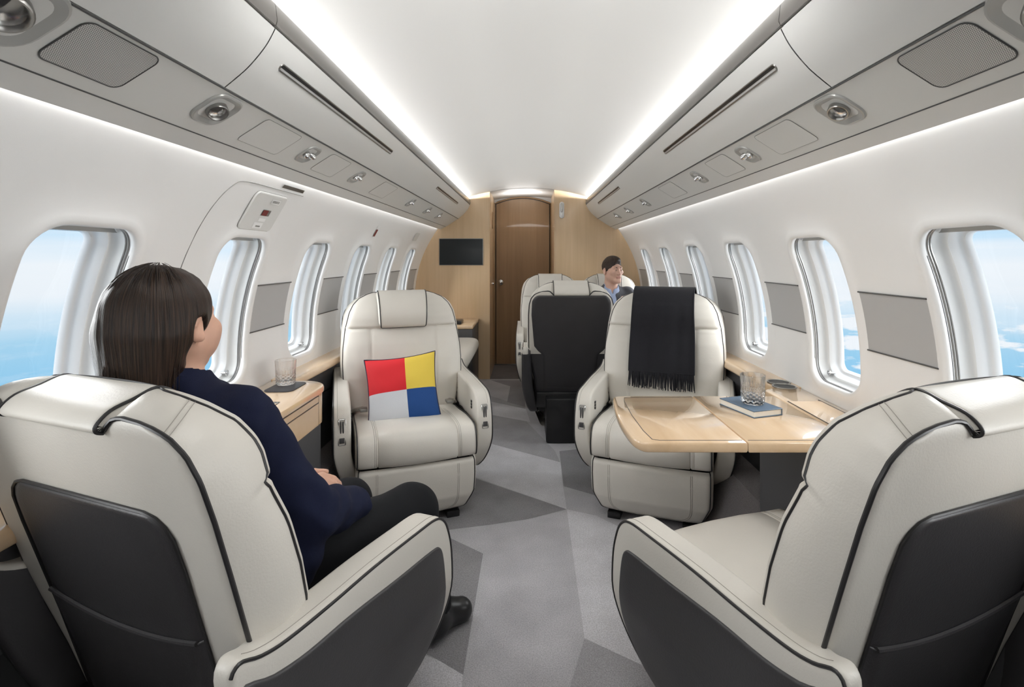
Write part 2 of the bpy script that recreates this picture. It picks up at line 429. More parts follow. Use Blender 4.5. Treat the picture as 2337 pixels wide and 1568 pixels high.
patch([(0, 500), (185, 572), (615, 718), (430, 765), (250, 792), (-60, 830), (-120, 700)], 2)
patch([(-300, 735), (45, 850), (215, 930), (120, 1510), (0, 1440), (-350, 1260)], 2)
patch([(615, 718), (760, 750), (980, 860), (1250, 1100), (1400, 1500), (1180, 1560), (1010, 1480), (700, 1335)], 4)
patch([(580, 440), (760, 420), (900, 700), (740, 648), (600, 608)], 2, .0007)
patch([(215, 400), (255, 405), (585, 493), (596, 600), (615, 718), (330, 618), (150, 555)], 4, .0005)
patch([(700, 1335), (1010, 1480), (1180, 1560), (1100, 1800), (560, 1800)], 6)
patch([(0, 1440), (118, 1512), (90, 1800), (-400, 1800), (-400, 1300)], 4, .0008)
patch([(220, 165), (415, 228), (425, 300), (560, 440), (583, 493), (255, 405), (200, 300)], 6, .0005)
patch([(215, 195), (420, 238), (440, 300), (230, 262)], 4, .0007)
patch([(250, 100), (420, 100), (415, 228), (330, 205), (345, 130)], 2, .0007)
floor = mb.build('floor', mats=[M['carpet_mid'], M['carpet_soft'], M['carpet_dark'], M['carpet_deep'], M['carpet_light'], M['carpet_deep'], M['carpet_soft']], smooth=False, kind='structure')
# ceiling arch, running on into the vestibule
def cz(x): return 1.872 - .26 * x * x
v, f = grid(lambda i, j: ((-.78 + 1.56 * i / 40), YR + (YB - YR) * j, cz(-.78 + 1.56 * i / 40)), 41, 2)
mb = MB().add(v, f)
v, f = grid(lambda i, j: ((-.40 + .70 * i / 16), YB - .01 + (YD + .03 - YB) * j, cz(-.40 + .70 * i / 16) - .003), 17, 2); mb.add(v, f)
mb.build('ceiling', M['ceil'], kind='structure')

# side walls with window openings
FAR = [.03 + .652 * i for i in range(8)]; WW, Z0, Z1, WR = .29, .725, 1.262, .075
def arc(z): return math.asin((z - ZC) / RC)
A0, A1 = arc(.60), arc(1.552)
WA0, WA1 = arc(Z0), arc(Z1)
def wloop(cy, w, a0, a1, r, cell=None):
    """rounded opening in (Y, arc length) and, with it, the matching point on the cell border"""
    x0, x1, y0, y1 = cy - w / 2, cy + w / 2, a0 * RC, a1 * RC; X0, X1, Y0_, Y1_ = cell
    lo, out = [], []
    for cx, cy_, a0_, S0, S1 in ((x1 - r, y1 - r, 0, 'v', 'h'), (x0 + r, y1 - r, 90, 'h', 'v'), (x0 + r, y0 + r, 180, 'v', 'h'), (x1 - r, y0 + r, 270, 'h', 'v')):
        CX = X1 if cx > cy else X0; CY = Y1_ if cy_ > (y0 + y1) / 2 else Y0_
        s_ = (CX, cy_) if S0 == 'v' else (cx, CY); e_ = (CX, cy_) if S1 == 'v' else (cx, CY)
        for k in range(9):
            a = math.radians(a0_ + 90 * k / 8); lo.append((cx + r * math.cos(a), cy_ + r * math.sin(a)))
            t = k / 4 if k < 4 else (k - 4) / 4; p, q = (s_, (CX, CY)) if k < 4 else ((CX, CY), e_)
            out.append((p[0] + (q[0] - p[0]) * t, p[1] + (q[1] - p[1]) * t))
        nx_ = {0: 3, 90: 12, 180: 3, 270: 12}[a0_]
        if a0_ == 0: A_, B_ = (x1 - r, y1), (x0 + r, y1); C_, D_ = (x1 - r, Y1_), (x0 + r, Y1_)
        elif a0_ == 90: A_, B_ = (x0, y1 - r), (x0, y0 + r); C_, D_ = (X0, y1 - r), (X0, y0 + r)
        elif a0_ == 180: A_, B_ = (x0 + r, y0), (x1 - r, y0); C_, D_ = (x0 + r, Y0_), (x1 - r, Y0_)
        else: A_, B_ = (x1, y0 + r), (x1, y1 - r); C_, D_ = (X1, y0 + r), (X1, y1 - r)
        for k in range(1, nx_):
            t = k / nx_; lo.append((A_[0] + (B_[0] - A_[0]) * t, A_[1] + (B_[1] - A_[1]) * t)); out.append((C_[0] + (D_[0] - C_[0]) * t, C_[1] + (D_[1] - C_[1]) * t))
    return lo, out
def wp(s, y, l, off=0):
    a = l / RC; R = RC + off; return (s * R * math.cos(a), y, ZC + R * math.sin(a))
wi = 0
for s, side in ((-1, 'left'), (1, 'right')):
    mb = MB()
    ycur = YR
    for F_ in FAR:
        cy = F_ - WW / 2; y0, y1 = cy - .326, cy + .326
        if ycur < y0 - .001:
            v, f = grid(lambda i, j: wp(s, ycur + (y0 - ycur) * i / 3, (A0 + (A1 - A0) * j / 24) * RC), 4, 25); mb.add(v, f)
        lo, out = wloop(cy, WW, WA0, WA1, WR, (y0, y1, A0 * RC, A1 * RC)); n = len(lo)
        rings = [(0, .006, 1), (0, -.004, 1), (0.006, -.009, 2), (.016, -.010, 2), (.028, -.006, 2), (.045, 0, 2)]
        V = []
        nr = 6
        li = [inset(lo, -d) for d, o_, _ in rings]
        for (d, off, _), L_ in zip(rings, li):
            for p in L_: V.append(wp(s, p[0], p[1], off))
        base = li[-1]
        for k in range(1, nr + 1):
            for p, q in zip(base, out): V.append(wp(s, p[0] + (q[0] - p[0]) * k / nr, p[1] + (q[1] - p[1]) * k / nr))
        Fc = []
        for i in range(len(rings) + nr - 1):
            for k in range(n): Fc.append((i * n + k, i * n + (k + 1) % n, (i + 1) * n + (k + 1) % n, (i + 1) * n + k))
        mb.add(V, Fc)
        ycur = y1
        # the window itself
        if True:
            wi += 1
            w = obj('window_%d' % wi, *grid(lambda i, j: wp(s, *inset(lo, [0, 0, .002, .006, .012, .020][j])[i], [.004, .022, .034, .044, .052, .058][j]) , n, 6, True), M['reveal'], kind='structure')
            # shade rails, white inner bezel, pane, pull ring, shade
            L1_ = inset(lo, .004)
            rl = MB()
            for dd in (.012, .019):
                rl.add(*tube([wp(s, *p, dd) for p in inset(lo, .0015)], .0022, 6, True))
            rl.build('shade_rail', M['rail'], w)
            prof = [(.018, .052), (.023, .058), (.028, .068), (.032, .078), (.036, .082), (.039, .079), (.043, .083), (.046, .092)]
            R_ = [inset(lo, a) for a, b in prof]
            obj('window_frame', *grid(lambda i, j: wp(s, *R_[j][i], prof[j][1]), n, len(prof), True), M['frame'], w)
            R2 = inset(lo, .044); vv = [wp(s, *p, .090) for p in R2]
            cc = wp(s, cy, (WA0 + WA1) / 2 * RC, .090)
            obj('pane', vv + [cc], [(i, (i + 1) % n, n) for i in range(n)], M['pane'], w)
            zt = WA1 * RC
            sh = [(p[0], max(p[1], zt - .026)) for p in inset(lo, .005)]
            obj('window_shade', [wp(s, *p, .038) for p in sh] + [wp(s, cy, zt - .012, .038)], [(i, (i + 1) % n, n) for i in range(n)], M['bezel'], w)
            rg = MB(); ry, rlz = cy + WW / 2 - .045, WA0 * RC + .030
            rg.add(*tube([wp(s, ry + .009 * math.cos(a), rlz + .009 * math.sin(a), .035) for a in [k * PI / 6 for k in range(12)]], .0022, 6, True))
            rg.add(*tube([wp(s, ry, rlz - .001, .03), wp(s, ry, rlz, .06)], .005, 10))
            rg.build('shade_pull', M['chrome'], w)
    v, f = grid(lambda i, j: wp(s, ycur + (YB + .01 - ycur) * i / 3, (A0 + (A1 - A0) * j / 24) * RC), 4, 25); mb.add(v, f)
    # outer skin below the ledge, coloured near black to stand in for shade
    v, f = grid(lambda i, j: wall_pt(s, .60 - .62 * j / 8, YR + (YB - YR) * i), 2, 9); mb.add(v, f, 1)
    mb.build('wall_' + side, mats=[M['liner'], M['underside']], kind='structure', angle=60)
# outer hull blocks daylight above, below and between the linings
for s, side in ((-1, 'left'), (1, 'right')):
    mb = MB()
    zl = [1.552, 1.62, 1.70, 1.80, 1.93]
    v, f = grid(lambda i, j: ((s * .808, 0, 0)[0] + s * [0, .0, -.02, -.1, -.3][j], YR + (YD + .1 - YR) * i, zl[j]), 2, 5); mb.add(v, f)
    mb.build('trim_%d' % (1 if s < 0 else 2), M['psu'], kind='structure')
tn = 2
# grey inlay panels between the windows, with their dark edge lines
for s in (-1, 1):
    for k, F_ in enumerate(FAR + [FAR[-1] + .652]):
        a, b = F_ + .038, F_ + .362 - .038
        if k == len(FAR): continue
        if k == len(FAR) - 1: b = min(b, YB)
        tn += 1; za, zb = arc(.892) * RC, arc(1.080) * RC
        t = obj('trim_%d' % tn, *grid(lambda i, j: wp(s, a + (b - a) * i / 4, za + (zb - za) * j / 8, -.0015), 5, 9), M['inlay'], kind='structure')
        mb = MB()
        for l_ in (za, zb):
            mb.add(*tube([wp(s, a + (b - a) * i / 6, l_, -.003) for i in range(7)], .0026, 6))
        mb.build('edge_line', M['line'], t)

# overhead bins, service panels, trims
def seclong(name, pts, y0, y1, m, **k):
    n = len(pts); return obj(name, *grid(lambda i, j: (pts[j][0], [y0, y1][i], pts[j][1]), 2, n), m, **k)
PA, PB = (.683, 1.570), (.806, 1.492)
PW = math.hypot(PB[0] - PA[0], PB[1] - PA[1]); TD = ((PB[0] - PA[0]) / PW, (PB[1] - PA[1]) / PW); ND = (TD[1], -TD[0])   # in-plane, and outwards normal (down and inwards)
def pp(s, t, Y, off=0):
    return (s * (PA[0] + TD[0] * t * PW + ND[0] * off), Y, PA[1] + TD[1] * t * PW + ND[1] * off)
face = smooth_path([(.568, 1.704, 0), (.590, 1.664, 0), (.630, 1.616, 0), (.681, 1.5725, 0)], 6); face = [(p[0], p[1]) for p in face]
def fp(s, t, Y, off=0):      # point on the curved bin face, t 0..1
    q = t * (len(face) - 1); i = min(int(q), len(face) - 2); g = q - i
    x, z = face[i][0] + (face[i + 1][0] - face[i][0]) * g, face[i][1] + (face[i + 1][1] - face[i][1]) * g
    dx, dz = face[i + 1][0] - face[i][0], face[i + 1][1] - face[i][1]; l = math.hypot(dx, dz)
    return (s * (x + dz / l * off), Y, z - dx / l * off)
for s, side in ((-1, 'left'), (1, 'right')):
    for k, (y0, y1) in enumerate(((YR, 1.148), (1.152, YB))):
        pts = [(s * .74, 1.725), (s * .585, 1.725), (s * .575, 1.712)] + [(s * a, b) for a, b in face] + [(s * .70, 1.585), (s * .74, 1.60)]
        b = seclong('overhead_bin', pts, y0, y1, M['bin'])
        tag(b, ('%s overhead bin nearest the camera, white curved face above the speaker grille' if k == 0 else '%s overhead bin running to the bulkhead, white curved face with thin air slots') % side, 'overhead bin')
    tn += 1
    t = MB()
    for y0, y1 in ((YR, 1.149), (1.151, 2.30), (2.302, YB)):
        pts = [(.575, 1.712), (.5665, 1.712), (.563, 1.722), (.567, 1.757), (.572, 1.765), (.579, 1.765), (.583, 1.72)]
        v, f = grid(lambda i, j: (s * pts[j][0], [y0, y1][i], pts[j][1]), 2, len(pts)); t.add(v, f)
    t.build('trim_%d' % tn, M['strip'], kind='structure')
    tn += 1
    t = seclong('trim_%d' % tn, [(s * .695, 1.60), (s * .684, 1.570), (s * PB[0], PB[1])], YR, YB, M['psu'], kind='structure')
    mb = MB(); mb.add(*tube([pp(s, 0, YR, .0005), pp(s, 0, YB, .0005)], .0022, 6)); mb.add(*tube([pp(s, 1, YR, .0005), pp(s, 1, YB, .0005)], .0016, 6))
    mb.build('seam', M['line'], t)
    tn += 1
    seclong('trim_%d' % tn, [(s * .80, 1.51), (s * .8065, 1.4915), (s * .835, 1.477), (s * .858, 1.4665), (s * .864, 1.469), (s * .862, 1.478), (s * .83, 1.50)], YR, YB, M['bin'], kind='structure')
    # fittings on the service panel
    def bezel(Y, w, big):
        hw = w / 2; lp = rrect(-hw, hw, -.5 * w * .95, .5 * w * .95, w * .32, 6); c = (.43 if not big else .40)
        def P(p, off): return pp(s, c + p[1] / PW, Y + p[0], off)
        prof = [(0, 0), (.0015, .004), (.006, .0055), (.012, .003), (.02 * w / .09, -.004), (.032 * w / .09, -.008)]
        R_ = [inset(lp, a) for a, b in prof]; n = len(lp)
        v, f = grid(lambda i, j: P(R_[j][i], prof[j][1]), n, len(prof), True); v.append(P((0, 0), -.009)); f += [((i) * len(prof) + len(prof) - 1, ((i + 1) % n) * len(prof) + len(prof) - 1, len(v) - 1) for i in range(n)]
        return v, f, P
    names = {0: 'round chrome reading light by the camera, above the %s speaker grille', 1: 'round chrome reading light beside the %s speaker grille', 2: 'twin chrome air nozzles, nearest pair on the %s service panel'}
    ys = [.715, 1.205, 1.715, 2.20, 3.21, 3.74, 4.21]
    rest = {3: 'small chrome air nozzles before the plain hatch, %s service panel', 4: 'small chrome air nozzles just past the plain hatch, %s service panel', 5: 'small chrome air nozzles second from the bulkhead, %s service panel', 6: 'small chrome air nozzles nearest the bulkhead, %s service panel'}
    for k, Y in enumerate(ys):
        big = k < 2; w = [.140, .108, .088, .085, .085, .085, .085][k]
        t = thing('reading_light' if big else 'air_nozzle', (names.get(k) or rest.get(k)) % side, 'light' if big else 'air nozzle', (0, 0, 0), 0, ('reading lights' if big else 'air nozzles') + ' on the service panels')
        v, f, P = bezel(Y, w, big); obj('bezel', v, f, M['bezel'], t)
        c = .43 if not big else .40
        base = Vector(pp(s, c, Y, -.006)); ax = Vector((s * ND[0], 0, ND[1]))
        def place(mbv, org, dr):
            q = Vector((0, 0, 1)).rotation_difference(dr); return [tuple(org + q @ Vector(p)) for p in mbv]
        if big:
            dr = (ax + Vector((0, -.35, 0))).normalized(); r = .024 if k else .033
            v, f = lathe([(r * .9, -.004), (r, .004), (r, .018), (r * .92, .022), (r * .85, .022), (r * .80, .018), (r * .75, .006), (.0001, .004)], 28)
            obj('lamp_head', place(v, base, dr), f, M['metal'], t)
            v, f = lathe([(r * .76, .012), (r * .4, .016), (.0001, .0175)], 24); obj('lens', place(v, base, dr), f, M['coverglass'], t)
        else:
            for dy, dt in ((-.013, .0), (.013, .0)):
                dr = (ax + Vector((-s * .5 * (1 if dy > 0 else -1) * .5, -.5 if dy < 0 else .3, 0))).normalized()
                v, f = lathe([(.012, -.004), (.0125, .006), (.011, .016), (.006, .025), (.004, .026), (.0001, .026)], 20)
                obj('nozzle', place(v, base + Vector((0, dy, 0)), dr), f, M['chrome'], t)
    # speaker grille
    t = thing('speaker_grille', 'perforated grey speaker grille on the %s overhead service panel' % side, 'speaker grille')
    lp = rrect(.805, .968, .07 * PW, .78 * PW, .018, 6); n = len(lp)
    vv = [pp(s, p[1] / PW, p[0], .0012) for p in lp]; cpt = pp(s, .425, .8865, .0012)
    obj('grille', vv + [cpt], [(i, (i + 1) % n, n) for i in range(n)], M['grille'], t, uvs=[tuple(p) for p in lp] + [(.8865, .425 * PW)])
    obj('rim', *tube([pp(s, p[1] / PW, p[0], .001) for p in lp], .0014, 6, True), M['line'], t)
    for k, (y0, y1) in enumerate(((1.37, 1.58), (1.83, 2.02), (2.50, 2.74))):
        lp = rrect(y0, y1, .10 * PW, .80 * PW, .014, 5)
        t = thing('access_hatch', ['flush grey access hatch between reading light and twin nozzles, %s side', 'flush grey access hatch just beyond the twin nozzles, %s side', 'flush grey access hatch furthest along the %s service panel'][k] % side, 'access hatch', group='access hatches')
        vv = [pp(s, p[1] / PW, p[0], .0012) for p in lp]; n = len(lp)
        obj('hatch_door', vv, [tuple(range(n))], M['psu'], t, smooth=False)
        obj('seam', *tube([pp(s, p[1] / PW, p[0], .0010) for p in lp], .0007, 5, True), M['hair_line'], t)
    # air slots on the bin face
    for k, (y0, y1) in enumerate(((1.235, 2.25), (3.36, 4.36))):
        t = thing('air_slot', ['long thin air slot in a silver frame along the %s bin', 'short thin air slot on the %s bin near the bulkhead'][k] % side, 'air vent')
        T0 = .42
        def sp(y, t_, o_): return fp(s, t_, y, o_)
        lp = rrect(y0, y1, -.0105, .0105, .0104, 5); n = len(lp)
        def Q(p, o_): return sp(p[0], T0 + p[1] / .173, o_)
        rg = [(0, 0), (.001, .0025), (.0035, .0025), (.0045, .0)]
        R_ = [inset(lp, a) for a, b in rg]
        obj('frame', *grid(lambda i, j: Q(R_[j][i], rg[j][1]), n, 4, True), M['metal'], t)
        l2 = inset(lp, .0042); vv = [Q(p, .0012) for p in l2]
        v, f = grid(lambda i, j: Q((y0 + .006 + (y1 - y0 - .012) * i / 8, [-.0063, .0005][j]), .0013), 9, 2); obj('slot', v, f, M['black'], t)
        v, f = grid(lambda i, j: Q((y0 + .006 + (y1 - y0 - .012) * i / 8, [.0012, .0062][j]), .0016), 9, 2); obj('deflector', v, f, M['deflect'], t)

# bulkhead, vestibule, door
def wall_half(z): return math.sqrt(max(RC ** 2 - (z - ZC) ** 2, 0))
def bulk_panel(x0, s):
    pts = []
    zs = [0 + 1.86 * k / 40 for k in range(41)]
    outer = []
    for z in zs:
        xo = min(wall_half(z) + .012, 1.13) if z > .3 else 1.0
        outer.append((s * xo, z))
    top = [(s * x, cz(x) + .006) for x in (.78, .70, .60, .5, .4, abs(x0))] 
    outer = [p for p in outer if p[1] < cz(.78)]
    return outer + top + [(x0, 0)]
mb = MB()
for x0, s in ((-.373, -1), (.257, 1)):
    P = bulk_panel(x0, s); v, f = sweep(P, [(YB, 0), (YB + .03, 0)], 'y'); mb.add(v, f)
    mb.add(*rbox(min(x0, x0 + s * .006), max(x0, x0 + s * .006), YB - .006, YB + .002, 0, cz(abs(x0)) - .01, .001, 1))
mb.build('wall_front', M['bulk'], smooth=False, kind='structure')
mb = MB(); mb.add(*rbox(-.403, -.373, YB + .031, YD + .06, 0, 1.86, 0)); mb.add(*rbox(.257, .287, YB + .031, YD + .06, 0, 1.87, 0))
mb.build('wall_vestibule', M['bulk'], smooth=False, kind='structure')
mb = MB(); N_ = 16
xs = [-.40 + .70 * k / N_ for k in range(N_ + 1)]
def dz(x): return 1.845 - .72 * (x + .058) ** 2 - .0
v = []; f = []
for x in xs: v += [(x, YD + .005, dz(x) + .012), (x, YD + .005, cz(x))]
f = [(2 * i, 2 * i + 2, 2 * i + 3, 2 * i + 1) for i in range(N_)]; mb.add(v, f)
mb.build('trim_%d' % (tn + 1), M['ceil'], smooth=False, kind='structure'); tn += 1
dl = [(-.355, 0.012)] + [(-.355 + .594 * k / 20, dz(-.355 + .594 * k / 20)) for k in range(21)] + [(.239, .012)]
d = obj('door_1', *sweep(dl, [(YD - .012, .002), (YD - .014 + .004, 0), (YD + .02, 0)], 'y'), M['walnut'], smooth=False, kind='structure')
fr = [(-.372, 0)] + [(-.372 + .628 * k / 20, dz(-.372 + .628 * k / 20) + .014) for k in range(21)] + [(.256, 0)]
frm = MB(); frm.add(*tube([(x, YD - .004, z) for x, z in fr], .011, 4)); frm.build('door_frame', M['walnut'], d, smooth=False)
ln = MB(); ln.add(*tube([(x, YD - .016, z) for x, z in dl], .0028, 5)); ln.build('door_gap', M['black'], d)
kn = MB(); v, f = lathe([(.030, 0), (.030, .004), (.024, .007), (.014, .009), (.014, .016), (.020, .020), (.021, .03), (.014, .034), (.0001, .035)], 24)
kn.add([(-.304 + a, YD - .014 - c, .915 + b) for a, b, c in v], f); kn.build('door_knob', M['chrome'], d)
obj('threshold', *rbox(-.37, .255, YD - .035, YD - .012, 0, .012, .002, 1), M['metal'], d)
# fittings on the bulkhead
t = thing('television', 'flat black television screen set in the maple bulkhead', 'television', (-.654, YB, 1.246))
obj('bezel', *sweep(rrect(-.216, .216, -.132, .132, .004, 3), [(0, 0), (-.006, 0), (-.008, .002)], 'y'), M['metal'], t)
obj('screen', *sweep(rrect(-.211, .211, -.127, .127, .003, 3), [(-.004, 0), (-.0095, 0), (-.010, .001)], 'y'), M['screen'], t)
t = thing('wall_fitting', 'slim white oval fitting on the maple bulkhead right of the door', 'wall fitting', (.330, YB, 1.655))
obj('backplate', *sweep(rrect(-.024, .024, -.080, .080, .0235, 6), edge_st(0, -.016, .006, 3), 'y'), M['white'], t)
obj('insert', *sweep(rrect(-.011, .011, -.02, .066, .0105, 5), edge_st(-.012, -.024, .004, 3), 'y'), M['metal'], t)
obj('clip', *sweep(rrect(-.009, .009, -.068, -.034, .008, 5), edge_st(-.012, -.022, .003, 3), 'y'), M['white'], t)
t = thing('door_latch', 'small chrome latch on the vestibule side wall by the door', 'latch', (-.373, 5.40, .915))
v, f = lathe([(.018, 0), (.018, .004), (.010, .006), (.008, .014), (.0001, .015)], 18); obj('latch_plate', [(c, a, b) for a, b, c in v], f, M['chrome'], t)
t = thing('door_pull', 'tall oval recessed wooden handle on the vestibule wall by the door', 'handle', (-.373, 5.35, 1.58))
obj('handle_ring', *tube([(.004, p[0], p[1]) for p in rrect(-.03, .03, -.085, .085, .028, 6)], .004, 6, True), M['walnut'], t)
obj('handle_recess', [(.001, p[0], p[1]) for p in rrect(-.028, .028, -.083, .083, .026, 6)], [tuple(range(28))], M['bulk'], t, smooth=False)
# rear wall behind the camera
P = [(x, 0) for x in (-1.0, 1.0)] + [(min(wall_half(z), 1.11), z) for z in (.3, .6, .9, 1.2, 1.45, 1.6, 1.75)] + [(.6, 1.80), (0, 1.875), (-.6, 1.80)] + [(-min(wall_half(z), 1.11), z) for z in (1.75, 1.6, 1.45, 1.2, .9, .6, .3)]
obj('wall_vestibule', *rbox(-.42, .30, YD + .03, YD + .06, 0, 1.95, 0), M['walnut'], smooth=False, kind='structure')
obj('trim_%d' % (tn + 1), *rbox(-.80, .80, YR, YD + .1, 1.885, 1.90, 0), M['ceil'], smooth=False, kind='structure'); tn += 1
obj('wall_rear', *sweep(P, [(YR - .03, 0), (YR, 0)], 'y'), M['liner'], smooth=False, kind='structure')

# emergency hatch outline and handle cover on the left wall
def wl(y, z, off=-.002): return wall_pt(-1, z, y, off)
t = thing('hatch_handle_cover', 'raised white cover panel with red handle window above the left second window', 'hatch cover')
def wrr(y0, y1, z0, z1, r=.02): return rrect(y0, y1, z0, z1, r, 5)
lp = wrr(1.735, 1.955, 1.290, 1.420, .02); n = len(lp)
prof = [(0, -.0), (0, -.004), (.003, -.007), (.006, -.007)]
R_ = [inset(lp, a) for a, b in prof]
v, f = grid(lambda i, j: wl(R_[j][i][0], R_[j][i][1], prof[j][1]), n, 4, True)
v2, f2 = grid(lambda i, j: wl(1.741 + .208 * i / 4, 1.296 + .118 * j / 4, -.0069), 5, 5)
m_ = MB().add(v, f); m_.add([wl(p[0], p[1], -.007) for p in R_[-1]] + [wl(1.845, 1.355, -.007)], [(i, (i + 1) % n, n) for i in range(n)])
m_.build('cover_plate', M['bin'], t)
obj('seam', *tube([wl(p[0], p[1], -.001) for p in lp], .0013, 5, True), M['hair_line'], t)
def plate(name, y0, y1, z0, z1, m, off=-.0085, par=None):
    v, f = grid(lambda i, j: wl(y0 + (y1 - y0) * i / 2, z0 + (z1 - z0) * j / 2, off), 3, 3); return obj(name, v, f, m, par or t, smooth=False)
lab = plate('label_plate', 1.845, 1.915, 1.386, 1.408, M['psu']); lines = MB()
plate('label_face', 1.850, 1.910, 1.389, 1.405, M['white'], -.0092, lab)
for k in range(6): lines.add(*grid(lambda i, j: wl(1.857 + .008 * k + .005 * i, 1.393 + .008 * j, -.0098), 2, 2))
lines.build('small_print', M['hair_line'], lab, smooth=False)
plate('handle_window', 1.83, 1.885, 1.345, 1.366, M['metal']); plate('red_handle', 1.832, 1.867, 1.3465, 1.3645, M['red'], -.0095)
plate('lower_label', 1.833, 1.878, 1.325, 1.336, M['white']); plate('bottom_plate', 1.815, 1.875, 1.300, 1.320, M['white'])
plate('bottom_print', 1.832, 1.862, 1.305, 1.310, M['hair_line'], -.0092)
t2 = thing('emergency_hatch_seam', 'fine curved outline of the emergency hatch around the left second window', 'hatch outline')
path = smooth_path([(1.54, .74), (1.54, .95), (1.545, 1.2), (1.56, 1.36), (1.60, 1.418)] and [(1.54, .74, 0), (1.54, .95, 0), (1.545, 1.2, 0), (1.56, 1.34, 0), (1.595, 1.415, 0), (1.65, 1.435, 0), (1.85, 1.437, 0), (2.06, 1.437, 0)], 8)
obj('outline', *tube([wl(p[0], p[1], -.0005) for p in path], .0014, 5), M['hair_line'], t2)
t = thing('exit_sign_plate', 'tiny red sign plate high on the left wall near the bulkhead', 'sign')
plate('sign_plate', 3.20, 3.245, 1.318, 1.392, M['white'], -.003); plate('sign_face', 3.205, 3.24, 1.325, 1.368, M['red'], -.004)
t = thing('wall_button_plate', 'small flat grey plate high on the left wall, closest to the bulkhead', 'wall plate')
plate('plate', 4.28, 4.42, 1.335, 1.40, M['psu'], -.003)
t = thing('cove_sensor', 'small grey oblong fitting at the left wall top above the hatch cover', 'wall fitting')
plate('cap', 1.86, 2.03, 1.4475, 1.459, M['metal'], -.006)

# ================================================================== ledges, cabinets, table
def ledge(s, xi, y0, y1, z=.665, name='side_ledge', label='', zb=.275):
    t = thing(name, label, 'ledge', (0, 0, 0))
    pr = smooth_path([(xi + .012, z - .042, 0), (xi + .001, z - .034, 0), (xi, z - .018, 0), (xi + .008, z - .004, 0), (xi + .03, z, 0)], 4)
    pts = [(p[0], p[1]) for p in pr] + [(1.092, z), (1.105, z + .003), (1.10, z - .042)]
    v, f = sweep([(s * a, b) for a, b in pts], [(y0, 0), (y1, 0)], 'y'); obj('wooden_top', v, f, M['maple'], t, angle=35)
    v, f = rbox(min(s * (xi + .035), s * 1.07), max(s * (xi + .035), s * 1.07), y0 + .002, y1 - .002, zb, z - .044, .002, 1); obj('dark_panel', v, f, M['cpanel'] if s > 0 else M['cpanel'], t)
    obj('groove', *tube([(s * (xi + .034), y0 + .01, z - .155), (s * (xi + .034), y1 - .01, z - .155)], .003, 6), M['black'], t)
    return t
ZT = .667
ledge(-1, 1.0, 2.19, YB - .004, ZT, label='wooden wall ledge on the left, beyond the cabinet with the glass')
ledge(-1, 1.0, YR + .004, 1.495, ZT, label='wooden wall ledge on the left, behind the woman\'s chair', zb=.02)
ledge(1, .995, 2.06, YB - .004, ZT, label='wooden wall ledge on the right, beyond the folding table')
ledge(1, .995, YR + .004, 1.05, ZT, label='wooden wall ledge on the right, behind the empty near chair')
# left cabinet with drawer fronts
def cab_top(s, xi, y0, y1, rc, z, th, par, name='wooden_top'):
    o = [(1.095, y0), (xi, y0)] + [(xi, y1 - rc)] + [(xi + rc * (1 - math.cos(a)), y1 - rc + rc * math.sin(a)) for a in [k * PI / 16 for k in range(1, 9)]] + [(1.095, y1)]
    o = [(s * a, b) for a, b in o]
    return obj(name, *sweep(o, [(z - th, .006), (z - th + .004, 0), (z - .008, 0), (z - .003, .003), (z, .010)], 'z'), M['maple'], par, angle=35)
t = thing('side_cabinet', 'maple topped side cabinet with drawers beside the woman, holding a glass', 'cabinet')
cab_top(-1, .835, 1.50, 2.185, .11, ZT, .028, t)
def cab_body(s, xi, y0, y1, rc, z0, z1, m, name, par):
    o = [(1.06, y0), (xi, y0), (xi, y1 - rc)] + [(xi + rc * (1 - math.cos(a)), y1 - rc + rc * math.sin(a)) for a in [k * PI / 16 for k in range(1, 9)]] + [(1.06, y1)]
    return obj(name, *sweep([(s * a, b) for a, b in o], [(z0, 0), (z1, 0)], 'z'), m, par, angle=35)
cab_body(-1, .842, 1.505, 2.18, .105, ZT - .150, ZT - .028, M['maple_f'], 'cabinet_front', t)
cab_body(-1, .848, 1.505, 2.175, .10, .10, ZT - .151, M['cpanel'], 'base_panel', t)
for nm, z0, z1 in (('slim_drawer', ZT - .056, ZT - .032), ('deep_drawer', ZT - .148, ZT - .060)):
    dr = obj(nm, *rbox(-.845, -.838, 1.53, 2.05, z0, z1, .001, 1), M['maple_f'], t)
    obj('drawer_gap', *tube([(-.8385, 1.53, z0 - .002), (-.8385, 2.05, z0 - .002), (-.8385, 2.05, z1 + .002), (-.8385, 1.53, z1 + .002)], .0013, 5, True), M['line'], dr)
obj('table_lid', *rbox(-1.045, -.895, 1.52, 1.83, ZT - .001, ZT + .0015, .0008, 1), M['maple'], t)
ln = MB(); ln.add(*tube([(-.895, 1.52, ZT + .001), (-.895, 1.83, ZT + .001)], .0012, 5)); ln.add(*tube([(-1.045, 1.52, ZT + .001), (-1.045, 1.83, ZT + .001)], .0012, 5))
ln.build('lid_gap', M['line'], t)
obj('lid_strip', *rbox(-1.045, -.895, 1.832, 1.848, ZT, ZT + .003, .001, 1), M['metal'], t)
obj('cup_tray', *sweep([(p[0], p[1]) for p in rrect(-1.035, -.920, 1.985, 2.145, .03, 5)], [(ZT, 0), (ZT + .003, 0), (ZT + .0035, .002)], 'z'), M['coaster'], t)
t = thing('power_socket', 'small grey socket plate on the dark panel below the left ledge', 'socket', (-1.035, 2.42, .56))
obj('socket_plate', *rbox(0, .006, -.035, .035, -.028, .028, .002, 2), M['metal'], t)
for k in range(2): obj('socket_hole', *rbox(.0055, .0075, -.022 + .024 * k, -.004 + .024 * k, -.015, .015, .001, 1), M['white'], t)
